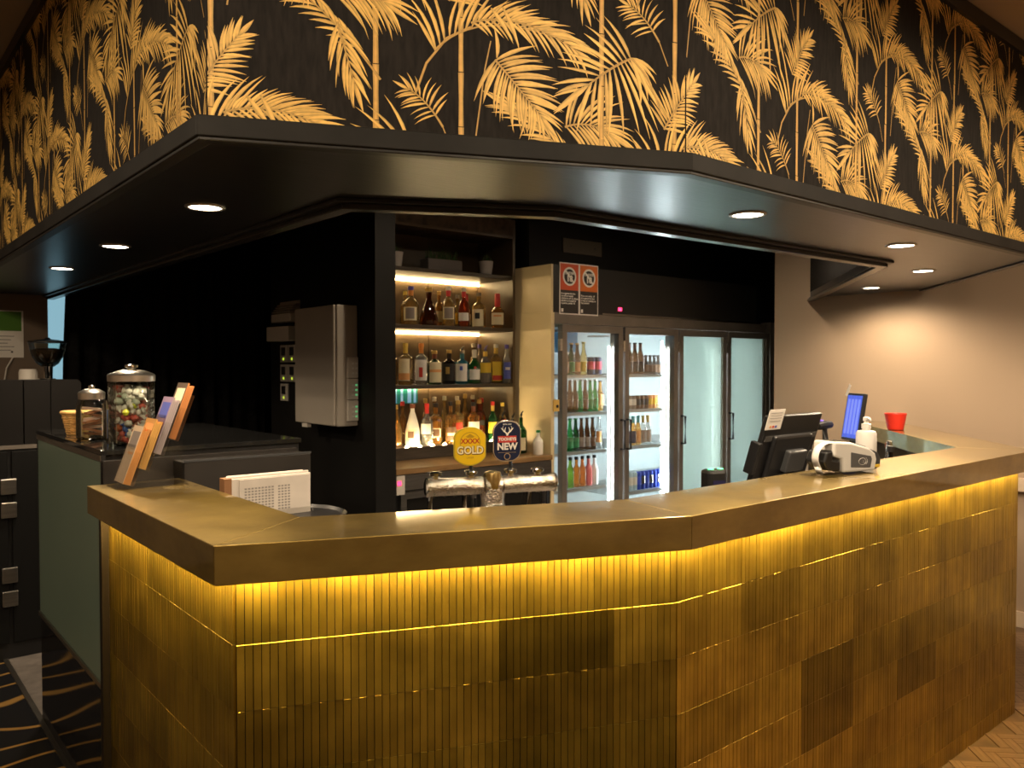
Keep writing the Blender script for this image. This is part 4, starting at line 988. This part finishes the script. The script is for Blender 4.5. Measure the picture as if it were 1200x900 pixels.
# smaller jar with chocolate bars
sj = thing('biscuit_jar', 'smaller glass jar of brown wrapped bars with chrome lid', 'jar', (.80, 3.60, CT))
put('glass', MB().lathe([(.052,0),(.058,.008),(.058,.135),(.050,.155),(.044,.165),(.041,.165),(.047,.153),(.054,.133),(.054,.012),(.04,.010)], seg=28), M_jar, sj, smooth=True)
l2 = put('lid', MB().lathe([(.049,.160),(.050,.185),(.046,.190),(.028,.200),(.010,.203)], seg=28), M_lid, sj, smooth=True)
put('knob', MB().lathe([(.008,.201),(.013,.207),(.013,.213),(.008,.217)], seg=16), M_chrome, l2, smooth=True)
bar_c = [solid('choc_wrap',(.20,.07,.03),.35), solid('copper_wrap',(.45,.17,.08),.3), solid('pink_wrap',(.62,.36,.28),.3)]
bar_me = [MB().box(-.036,.036,-.009,.009,-.005,.005).mesh('chocolate_bar', m) for m in bar_c]
for k in range(9):
    o = put('chocolate_bar', bar_me[k%3], None, None, (.80+rc.uniform(-.006,.006), 3.60+rc.uniform(-.012,.012)-.006, CT+.022+k*.0125), rot=(rc.uniform(-.1,.1), rc.uniform(-.28,.28), rc.uniform(-.6,.6)))
    tag(o, '%s wrapped bar inside the smaller jar' % ('dark brown','copper','pink')[k%3], 'chocolate bar', 'bars in the smaller jar')
# narrow glass of coloured sticks
ng = thing('lolly_glass', 'narrow glass of bright coloured lollies between the two jars', 'glass', (.835, 3.445, CT))
put('glass', MB().lathe([(.022,0),(.026,.006),(.027,.16),(.0245,.16),(.0235,.01),(.015,.008)], seg=20), M_jar, ng, smooth=True)
for k in range(6):
    m, nm = (cand[6],cand[5],cand[1],cand[6],cand[2],cand[0])[k]
    a = k*1.05
    o = put('lolly', MB().lathe([(.005,0),(.0075,.01),(.0075,.10),(.005,.112)], seg=8), m, None, (.835+.0125*math.cos(a), 3.445+.0125*math.sin(a), CT+.0115), smooth=True)
    tag(o, '%s lolly standing in the narrow glass%s' % (nm, (' in front',' at the right','',' at the back','','')[k]), 'lolly', 'lollies in the narrow glass')
bk = thing('wicker_basket', 'small tapered wicker basket at the back of the glass top', 'basket', (.80, 3.86, CT))
mb = MB()
for i in range(9):
    r0 = .036+.0022*i; z0 = .004+i*.0098
    pts = [((r0+.0022*math.sin(10*a+i*math.pi))*math.cos(a), (r0+.0022*math.sin(10*a+i*math.pi))*math.sin(a), z0) for a in [j*6.2832/40 for j in range(41)]]
    mb.tube(pts, .0052, 6, False)
put('weave', mb, M_wicker, bk, smooth=True)
put('rim', MB().tube([(.058*math.cos(j*.2618), .058*math.sin(j*.2618), .095) for j in range(25)], .008, 8, False), M_wicker, bk, smooth=True)
put('bottom', MB().lathe([(.036,0),(.036,.004)], seg=18), M_wicker, bk)
for j in range(10): put('stake', MB().tube([(.036*math.cos(j*.628), .036*math.sin(j*.628), .002), (.056*math.cos(j*.628), .056*math.sin(j*.628), .094)], .003, 5), M_wicker, bk)

# ------------------------------------------------------------------ brochure holder on the end of the bar
TZ = TOPZ + .0004
bh = thing('brochure_holder', 'clear acrylic four tier brochure stand on the left end of bar', 'brochure stand', (.70, 2.755, TZ))
HW = .105
put('base_plate', MB().box(-.02,.20,-.015,HW+.015,0,.003), M_acryl, bh)
lean = R(20)
bm_c = [(solid('brochure_cream',(.72,.55,.38),.5), solid('brochure_tan',(.62,.27,.07),.6), 'cream and tan'), (solid('brochure_tan2',(.55,.30,.09),.5), solid('brochure_wood',(.66,.36,.09),.6), 'timber coloured'), (solid('brochure_violet',(.34,.24,.36),.5), solid('brochure_lilac',(.42,.35,.36),.6), 'lilac'), (solid('brochure_dark',(.10,.07,.05),.5), solid('brochure_orange',(.62,.24,.07),.6), 'orange')]
for k in range(4):
    x0, z0 = .0+.047*k, .015+.046*k
    mt = Matrix.Translation((x0, 0, z0)) @ Matrix.Rotation(lean, 4, 'Y')
    po = MB(); po.obox(mt @ Matrix.Translation((-.005, HW/2, .065)), .0012, HW/2, .065); po.obox(mt @ Matrix.Translation((.012,HW/2,.0012)), .018, HW/2, .0012)
    po.obox(mt @ Matrix.Translation((.012,-.0012,.055)), .018, .0012, .055); po.obox(mt @ Matrix.Translation((.031, HW/2, .08)), .0012, HW/2, .08)
    put('pocket', po, M_acryl, bh)
    fm, em, nm = bm_c[k]
    st = thing('brochure_stack', '%s brochure stack in the %s tier of the acrylic stand' % (nm, ('lowest','second','third','highest')[k]), 'brochures', Vector((.70,2.755,TZ)) + (mt @ Vector((-.0022,.003,.0035))), 0, 'brochures in the acrylic stand')
    st.rotation_euler = (0, lean, 0)
    hgt = .19 if k != 1 else .165
    for j in range(4):
        put('brochure', MB().box(.006*j+.0014, .006*j+.0066, .001*j, HW-.006+.001*j, 0, hgt-.004*((j*3)%4)), em, st)
    fo = put('cover', MB().box(0, .0013, .0005, HW-.0055, 0, hgt), fm, st)
    put('cover_panel', MB().box(-.0006, 0, .006, HW-.02, hgt*.62, hgt*.9), (p_grey,p_orange,p_blue,p_cream)[k], fo)
    put('cover_panel', MB().box(-.0006, 0, .012, HW-.04, hgt*.5, hgt*.54), (p_orange,p_dk,p_red,p_white)[k], fo)
put('back_support', MB().prism([(.03,HW/2-.001),(.20,HW/2-.001),(.20,HW/2+.001),(.03,HW/2+.001)], .003, .14), M_acryl, bh)

# newspapers in a holder behind the left run
nh = thing('paper_holder', 'clear plastic holder on a dark tray behind the left run', 'holder', (.965, 2.585, .9305))
put('front', MB().box(0,.30,-.004,0,0,.185), M_acryl, nh)
put('back', MB().box(0,.30,.045,.049,0,.25), M_acryl, nh)
put('tray', MB().lathe([(.165,.155),(.178,.170),(.165,.175),(.155,.165)], (.215,-.03,0), 28), M_blackpl, nh, smooth=True)
put('stem', MB().lathe([(.02,0),(.02,.16)], (.215,-.03,0), 12), M_blackpl, nh)
nw = thing('newspaper_stack', 'folded newspapers and forms standing in the plastic holder', 'papers', (.965, 2.59, .9305))
for k in range(5):
    put('sheet', MB().box(.0+.004*k, .296-.003*k, .002+k*.008, .0075+k*.008, 0, .30+.008*math.sin(k*2.1)), M_paperw, nw, bevel=.002)
put('brown_cover', MB().box(-.004,.02,.0,.043,0,.302), mat('kraft', (.33,.16,.07), .7), nw)
sh = MB(); sh.box(.045,.29,-.0012,.0018,0,.295); fs = put('front_sheet', sh, M_paperw, nw)
for i in range(9):
    for j in range(14):
        if j == 9: continue
        put('print_cell', MB().box(.062+j*.0115,.0695+j*.0115,-.0018,-.0012,.185+i*.0095,.1905+i*.0095), mat('faint_ink', (.34,.31,.29), .7), fs)

# ------------------------------------------------------------------ beer font
ANG = math.atan2(BAR[2][1]-BAR[1][1], BAR[2][0]-BAR[1][0])
bf = thing('beer_font', 'chrome T bar beer font behind the brass top', 'beer tap', (1.62, 2.035, .9305), ANG)
M_wet = mat('wet_chrome', (.66,.60,.53), .14, 1, bump=(160, .5))
put('column', MB().lathe([(.06,0),(.06,.012),(.037,.02),(.037,.27),(.033,.30)], seg=24), M_wet, bf, smooth=True)
H0 = .285
def xtube(x0, x1, r, prof=None, seg=20):
    m = MB().lathe([(r*.72,x0),(r,x0+.004),(r,x1-.004),(r*.72,x1)], seg=seg); m.v = [(z,y,-x) for x,y,z in m.v]; return m
put('arm', xtube(-.215,-.03,.028), M_wet, bf, (0,0,H0), smooth=True)
put('arm', xtube(.03,.215,.028), M_wet, bf, (0,0,H0), smooth=True)
for s in (-1,1): put('end_ring', xtube(s*.213-.006, s*.213+.006, .031), M_chrome, bf, (0,0,H0), smooth=True)
put('hub', xtube(-.031,.031,.034), M_wet, bf, (0,0,H0), smooth=True)
put('brass_clamp', MB().lathe([(.030,-.03),(.031,.02),(.026,.042),(.012,.046)], (0,-.006,H0), 18), mat('font_brass', (.45,.34,.14), .25, 1), bf, smooth=True)
for x in (-.185,-.07,.062,.155):
    v = put('valve', MB().lathe([(.012,.02),(.012,.034),(.021,.037),(.022,.046),(.012,.050)], (x,.004,H0), 14), M_chrome, bf, smooth=True)
    put('spout', MB().tube([(x,.028,H0),(x,.07,H0-.005),(x,.085,H0-.04),(x,.085,H0-.09)], .009, 8), M_chrome, bf, smooth=True)
    if x in (-.07,.062):
        put('badge_stem', MB().tube([(x,.004,H0+.045),(x,.0,H0+.09)], .006, 8), M_blackpl, v)
# water beads on the arms
dm = MB().lathe([(.0005,-.004),(.003,-.003),(.0042,0),(.003,.003),(.0005,.004)], seg=8).mesh('water_bead', M_jar, True)
for k in range(26):
    x = random.choice((-1,1))*random.uniform(.045,.20); a = random.choice((R(-90),R(-90),R(-30),R(20),R(60))) + random.uniform(-.2,.2)
    put('water_bead', dm, None, bf, (x, -.0285*math.cos(a), H0+.0285*math.sin(a)))
def badge(name, label, x, z, outline, m_face, m_rim, W):
    t = thing(name, label, 'tap badge', (0,0,0), 0, 'tap badges on the beer font')
    d = Vector((math.cos(ANG), math.sin(ANG))); n = Vector((math.sin(ANG), -math.cos(ANG)))
    p = Vector((1.62,2.035)) + d*x + n*.004
    t.location = (p.x, p.y, .9305+z); t.rotation_euler = (0, 0, ANG)
    k = len(outline); rim = MB().add([(a,-.004,b) for a,b in outline]+[(a,.004,b) for a,b in outline], [tuple(range(k)), tuple(range(2*k-1,k-1,-1))]+[(i,(i+1)%k,k+(i+1)%k,k+i) for i in range(k)])
    put('rim', rim, m_rim, t, bevel=.001)
    fc = MB().add([(a*.93,-.0048,b*.94) for a,b in outline]+[(a*.93,-.004,b*.94) for a,b in outline], [tuple(range(k)), tuple(range(2*k-1,k-1,-1))]+[(i,(i+1)%k,k+(i+1)%k,k+i) for i in range(k)])
    put('face', fc, m_face, t)
    return t
# yellow badge: round with straight flanks
hexo = []
for i in range(48):
    a = i*2*math.pi/48; x, z = .063*math.cos(a), .062*math.sin(a); hexo.append((max(-.0525,min(.0525,x)), z))
yb = badge('tap_badge', 'yellow tap badge lettered XXXX GOLD on left of font', -.075, .412, hexo, solid('badge_yellow',(.83,.55,.015),.28), solid('badge_rim',(.62,.48,.06),.3,.4), .105)
rot = (R(90),0,0)
c_bdred = solid('badge_red', (.45,.02,.015), .4)
cr = MB().lathe([(.034,0),(.034,.0004),(.031,.0004),(.031,0)], seg=26, cap=False); cr.v = [(x,y,z) for x,y,z in cr.v]
ri = put('crest_ring', cr, solid('badge_ochre',(.55,.34,.02),.4), yb, (0,-.0049,.012), rot=rot)
text('brand_text', 'XXXX', .0215, c_bdred, yb, (0,-.0052,.016), rot, .0005, sx=1.0)
text('name_shadow', 'GOLD', .034, solid('badge_brown',(.20,.10,.01),.4), yb, (.0012,-.0051,-.0142), rot, .0026, sx=.92)
text('name_text', 'GOLD', .034, solid('badge_cream',(.85,.76,.50),.4), yb, (0,-.0056,-.013), rot, .0009, sx=.92)
text('small_text', 'LAGER', .008, solid('badge_ochre',(.55,.34,.02),.4), yb, (0,-.0052,-.036), rot, .0002)
mt = MB().add([(-.016,-.0052,.030),(.016,-.0052,.030),(0,-.0052,.040),(-.012,-.0052,.027),(.012,-.0052,.027)], [(0,1,2),(3,4,2)]); put('crest', mt, solid('badge_ochre',(.55,.34,.02),.4), yb)
# navy badge: upright pill
pill = []
Wp_, Hp_, rp_ = .0475, .066, .036
for cx, cz, a0 in ((Wp_-rp_,Hp_-rp_,0),(-(Wp_-rp_),Hp_-rp_,90),(-(Wp_-rp_),-(Hp_-rp_),180),(Wp_-rp_,-(Hp_-rp_),270)):
    for i in range(9): a = R(a0+i*11.25); pill.append((cx+rp_*math.cos(a), cz+rp_*math.sin(a)))
nb = badge('tap_badge', 'navy tap badge with white stag antlers lettered NEW, right of font', .048, .425, pill, solid('badge_navy',(.012,.018,.05),.25), c_silver, .095)
put('red_band', MB().box(-.031,.031,-.0054,-.0048,-.004,.017), solid('badge_band',(.55,.04,.03),.4), nb)
text('brand_text', 'TOOHEYS', .0135, p_white, nb, (0,-.0058,.0065), rot, .0006, sx=.98)
text('name_text', 'NEW', .030, p_white, nb, (0,-.0053,-.0175), rot, .0012, sx=.97)
for y0 in (-.0365,): put('underline', MB().box(-.03,.03,-.0052,-.0048,y0,y0+.0012), c_silver, nb)
sq = put('seal', MB().lathe([(.011,0),(.011,.0004),(.0085,.0004),(.0085,0)], seg=18, cap=False), c_silver, nb, (0,-.0049,-.049), rot=rot)
text('small_text', 'ESTD 1869', .0062, p_white, nb, (0,-.0053,.0545), rot, .0001)
an = MB()
for s in (-1,1):
    an.tube([(0,-.0052,.019),(s*.004,-.0052,.027),(s*.012,-.0052,.033),(s*.0165,-.0052,.041),(s*.013,-.0052,.049)], [.003,.0024,.0022,.0018,.0008], 6)
    an.tube([(s*.008,-.0052,.0305),(s*.0075,-.0052,.039),(s*.005,-.0052,.045)], [.0016,.0014,.0007], 6)
    an.tube([(s*.0155,-.0052,.037),(s*.021,-.0052,.043)], [.0015,.0007], 6)
an.add([(-.005,-.0055,.026),(.005,-.0055,.026),(.0025,-.0055,.018),(-.0025,-.0055,.018)], [(0,1,2,3)])
put('stag_antlers', an, p_white, nb)

# ------------------------------------------------------------------ till, scanners, terminals on the right
tl = thing('till', 'black point of sale terminal seen from behind the bar top', 'till', (3.19, 1.93, .9305))
tilt = R(17)
mt = Matrix.Translation((0, .02, .31)) @ Matrix.Rotation(tilt, 4, 'X')
p = MB(); p.obox(mt, .215, .012, .155); put('screen_back', p, M_blackpl, tl, bevel=.006)
p = MB(); p.obox(mt @ Matrix.Translation((.0,-.022,-.03)), .15, .012, .10); put('rear_hump', p, M_blackpl, tl, bevel=.012)
p = MB(); p.obox(mt @ Matrix.Translation((.02,-.045,-.045)), .07, .016, .05); put('cable_cover', p, M_darkpl, tl, bevel=.008)
p = MB(); p.obox(mt @ Matrix.Translation((0,-.0125,.055)), .20, .002, .012); put('vent_slots', p, mat('vent', (.06,.058,.055), .6), tl)
p = MB(); p.obox(mt @ Matrix.Translation((-.232,-.0,-.03)), .014, .022, .07); put('card_reader', p, M_blackpl, tl, bevel=.004)
p = MB(); p.obox(mt @ Matrix.Translation((0,.0135,0)), .19, .001, .13); put('display', p, mat('till_display', (.02,.02,.03), .2), tl)
put('stand', MB().prism([(-.07,-.02),(.07,-.02),(.07,.10),(-.07,.10)], .0, .20), M_blackpl, tl, bevel=.01)
put('foot', MB().box(-.12,.12,-.06,.14,0,.02), M_blackpl, tl, bevel=.006)
cd = thing('payment_card_notice', 'small white notice card taped on top of the till', 'notice', (3.19, 1.93, .9305))
mc_ = mt @ Matrix.Translation((-.165,-.0131,.142))
q = MB(); q.obox(mc_, .058, .0008, .045); put('card', q, p_white, cd)
for k in range(4):
    q = MB(); q.obox(mc_ @ Matrix.Translation((0,-.0012,.03-.012*k)), .044-.004*(k%2), .0003, .0012); put('text_line', q, mat('faint_ink', (.34,.31,.29), .7), cd)
for k, m in enumerate((p_orange,p_red,p_blue)):
    q = MB(); q.obox(mc_ @ Matrix.Translation((-.022+.02*k,-.0012,-.032)), .007, .0003, .005); put('logo', q, m, cd)
rp_ = thing('receipt_printer', 'dark receipt printer beside the till behind the card terminal', 'printer', (3.54, 1.93, .9305), R(8))
put('body', MB().prism([(-.07,-.08),(.075,-.08),(.075,.08),(-.07,.08)], 0, .235), M_darkpl, rp_, bevel=.012)
put('lid', MB().box(-.06,.065,-.06,.06,.236,.25), M_blackpl, rp_, bevel=.006)
s1 = thing('table_scanner', 'small black presentation scanner with two green lights beside the till', 'scanner', (2.565, 1.87, .9305), R(-20))
put('stand', MB().lathe([(.05,0),(.05,.01),(.02,.02),(.02,.17)], seg=16), M_blackpl, s1, smooth=True)
put('head', MB().prism([(-.04,-.035),(.04,-.035),(.042,.03),(-.042,.03)], .17, .275), M_blackpl, s1, bevel=.014)
for x in (-.02,.022): put('green_light', MB().lathe([(.012,0),(.010,.003)], (x,-.012,.2755), 12), M_glowg, s1)
put('window', MB().box(-.025,.028,-.0375,-.0355,.185,.235), mat('scanner_window', (.02,.02,.06), .1), s1)
put('blue_light', MB().box(.058,.066,-.03,-.024,.19,.215), M_glowb, s1)
put('cable', MB().tube([(.04,0,.19),(.062,-.027,.19)], .004, 6), M_blackpl, s1)
# card terminal with its paper roll
ct = thing('card_terminal', 'white and grey card payment terminal lying on the brass bar top', 'card terminal', (2.87, 1.505, TZ), R(-14)); ct.scale = (1.36,1.36,1.36)
def side_prism(pts, y0, y1):
    m = MB(); n = len(pts)
    return m.add([(x,y0,z) for x,z in pts]+[(x,y1,z) for x,z in pts], [tuple(range(n)), tuple(range(2*n-1,n-1,-1))]+[(i,(i+1)%n,n+(i+1)%n,n+i) for i in range(n)])
put('shell', side_prism([(-.082,.048),(-.082,.088),(-.02,.084),(.05,.066),(.072,.052),(.078,.034),(.070,.004),(-.052,.004),(-.055,.040)], -.037, .037), M_white, ct, bevel=.006)
put('grey_bumper', side_prism([(.0,.0805),(.05,.0672),(.09,.052),(.101,.034),(.099,.012),(.075,.003),(.066,.008),(.070,.04),(.055,.058)], -.030, .041), M_darkpl, ct, bevel=.006)
put('side_panel', side_prism([(-.022,.058),(.052,.045),(.056,.036),(.050,.014),(-.022,.018)], -.0395, -.0365), mat('terminal_grey', (.10,.10,.105), .4), ct, bevel=.003)
cl_ = MB()
for k in range(3): cl_.tube([(.018+.004*k+(.004+.003*k)*math.cos(a), -.0402, .032+(.004+.003*k)*math.sin(a)) for a in [R(-60+15*i) for i in range(9)]], .0007, 4)
cl_.tube([(.018+.014*math.cos(R(i*15)), -.0402, .032+.009*math.sin(R(i*15))) for i in range(25)], .0006, 4, False)
put('contactless_mark', cl_, M_white, ct)
put('keypad', side_prism([(-.02,.0845),(.045,.068),(.045,.070),(-.02,.0865)], -.026, .026), M_darkpl, ct)
put('screen', side_prism([(-.072,.0885),(-.028,.0850),(-.028,.0862),(-.072,.0898)], -.026, .026), mat('lcd', (.12,.13,.12), .15), ct)
put('yellow_tab', MB().box(.076,.094,-.032,-.0295,.012,.02), p_yel, ct)
put('paper_bay', side_prism([(-.10,.012),(-.115,.035),(-.105,.062),(-.0825,.066),(-.0825,.04),(-.056,.036),(-.056,.008)], -.033, .033), M_blackpl, ct, bevel=.005)
pp = []
for i in range(15):
    a = R(75+i*11); pp.append((-.088+.042*math.cos(a)*1.0, .046+.038*math.sin(a)))
pp += [(-.122,.022),(-.112,.002)]
pm = MB(); vs = []
for x, z in pp: vs += [(x,-.027,z),(x,-.004,z)]
pm.add(vs, [(2*i,2*i+1,2*i+3,2*i+2) for i in range(len(pp)-1)])
pr = put('receipt_paper', pm, p_white, ct, smooth=True); so = pr.modifiers.new('t','SOLIDIFY'); so.thickness = .0006
for k in range(3): put('receipt_print', MB().box(-.1208+.0028*k,-.1200+.0028*k,-.0275,-.009,.019-.006*k,.021-.006*k), M_ink, pr)
# pump bottle
pb = thing('pump_bottle', 'white sanitiser pump bottle standing behind the card terminal', 'pump bottle', (3.165, 1.575, TZ), R(20))
put('bottle', MB().lathe([(.036,0),(.039,.006),(.039,.122),(.034,.132),(.016,.136),(.016,.142)], seg=28), M_white, pb, smooth=True)
put('collar', MB().lathe([(.018,.1425),(.018,.160),(.010,.163),(.006,.172)], seg=18), M_white, pb, smooth=True)
pu = MB(); pu.lathe([(.011,.172),(.013,.176),(.012,.186),(.006,.189)], seg=14); pu.tube([(0,0,.181),(-.02,-.012,.183),(-.032,-.02,.176)], [.007,.006,.004], 8); put('pump_head', pu, M_white, pb, smooth=True)
lb_ = put('print_label', MB().arc(.0396, .03, .105, R(-5), R(55), 8), p_white, pb, smooth=True)
for k, (z0, z1, m) in enumerate(((.088,.098,p_blue),(.066,.070,M_ink),(.056,.060,M_ink),(.046,.050,M_ink))): put('label_print', MB().arc(.0401, z0, z1, R(8), R(26 if k == 0 else 44), 5), m, lb_)
# blue screen monitor on the inner bench
mn = thing('monitor', 'small monitor with blue screen standing near the beige wall', 'monitor', (4.46, 2.29, .9305), R(-122))
mm = Matrix.Translation((0,0,.375)) @ Matrix.Rotation(R(-9),4,'X')
q = MB(); q.obox(mm, .085, .012, .135); put('casing', q, M_blackpl, mn, bevel=.004)
M_scr = mat('blue_screen', (.05,.08,.4), .3, emit=(.05,.10,.60), estr=.8, noise=(12,.3,2,(8,1,1)))
q = MB(); q.obox(mm @ Matrix.Translation((0,-.0128,0)), .074, .0006, .122); so_ = put('screen', q, M_scr, mn)
for k in range(4): 
    q = MB(); q.obox(mm @ Matrix.Translation((-.051+.034*k,-.0136,.0)), .011, .0002, .10); put('screen_column', q, mat('screen_pale', (.2,.25,.7), .3, emit=(.10,.16,.72), estr=.8), so_)
put('neck', MB().box(-.02,.02,.0,.03,.02,.26), M_blackpl, mn)
put('base', MB().lathe([(.09,0),(.09,.01),(.05,.02)], seg=20), M_white, mn, smooth=True)
q = MB(); q.obox(mm @ Matrix.Translation((-.08,-.014,.15)) @ Matrix.Rotation(R(20),4,'Y'), .012, .0006, .035); put('paper_tag', q, p_white, mn)
hs = thing('hand_scanner', 'black hand scanner on an upright stand left of the blue monitor', 'scanner', (4.26, 2.36, .9305), R(-30))
put('stand', MB().lathe([(.05,0),(.05,.012),(.018,.02),(.016,.25)], seg=14), M_blackpl, hs, smooth=True)
put('grip', MB().tube([(0,0,.17),(.004,-.006,.25),(.0,-.0,.32)], [.017,.017,.015], 10), M_blackpl, hs, smooth=True)
put('head', MB().tube([(.05,.02,.335),(0,0,.335),(-.055,-.02,.33)], [.020,.026,.022], 10), M_blackpl, hs, smooth=True)
put('violet_light', MB().lathe([(.010,0),(.008,.006)], (-.02,-.005,.358), 10), mat('violet_lamp', (.2,.1,.6), .4, emit=(.25,.15,.9), estr=.8), hs)
rc_ = thing('red_cup', 'bright red plastic cup on the return of the brass top', 'cup', (4.99, 2.30, TZ))
put('cup', MB().lathe([(.042,0),(.046,.003),(.063,.098),(.060,.098),(.044,.006),(.01,.005)], seg=28), M_red, rc_, smooth=True)
put('rim', MB().tube([(.0615*math.cos(j*.2244), .0615*math.sin(j*.2244), .098) for j in range(29)], .0028, 6, False), M_red, rc_, smooth=True)
# clutter on the bench under the return
for k, (x, y, r, h, g, c, ds) in enumerate(((3.86,1.80,.035,.285,black_g,c_black,'dark bottle on the bench just behind the pump bottle'),(3.97,1.86,.03,.275,clear_l,c_silver,'clear bottle with steel cap on the bench behind the pump bottle'),(4.06,1.90,.03,.29,cglass('rose',(.8,.45,.35)),c_silver,'rose tinted bottle on the bench under the bar return'),(4.17,1.96,.034,.27,brown_g,c_brown,'brown bottle on the bench under the bar return'))):
    make_bottle((x,y,.9305), 'bench_bottle', ds, 'bottles on the bench under the bar return', r, h, g, c, p_white if k % 2 else p_black, 'round', (.2,.5))
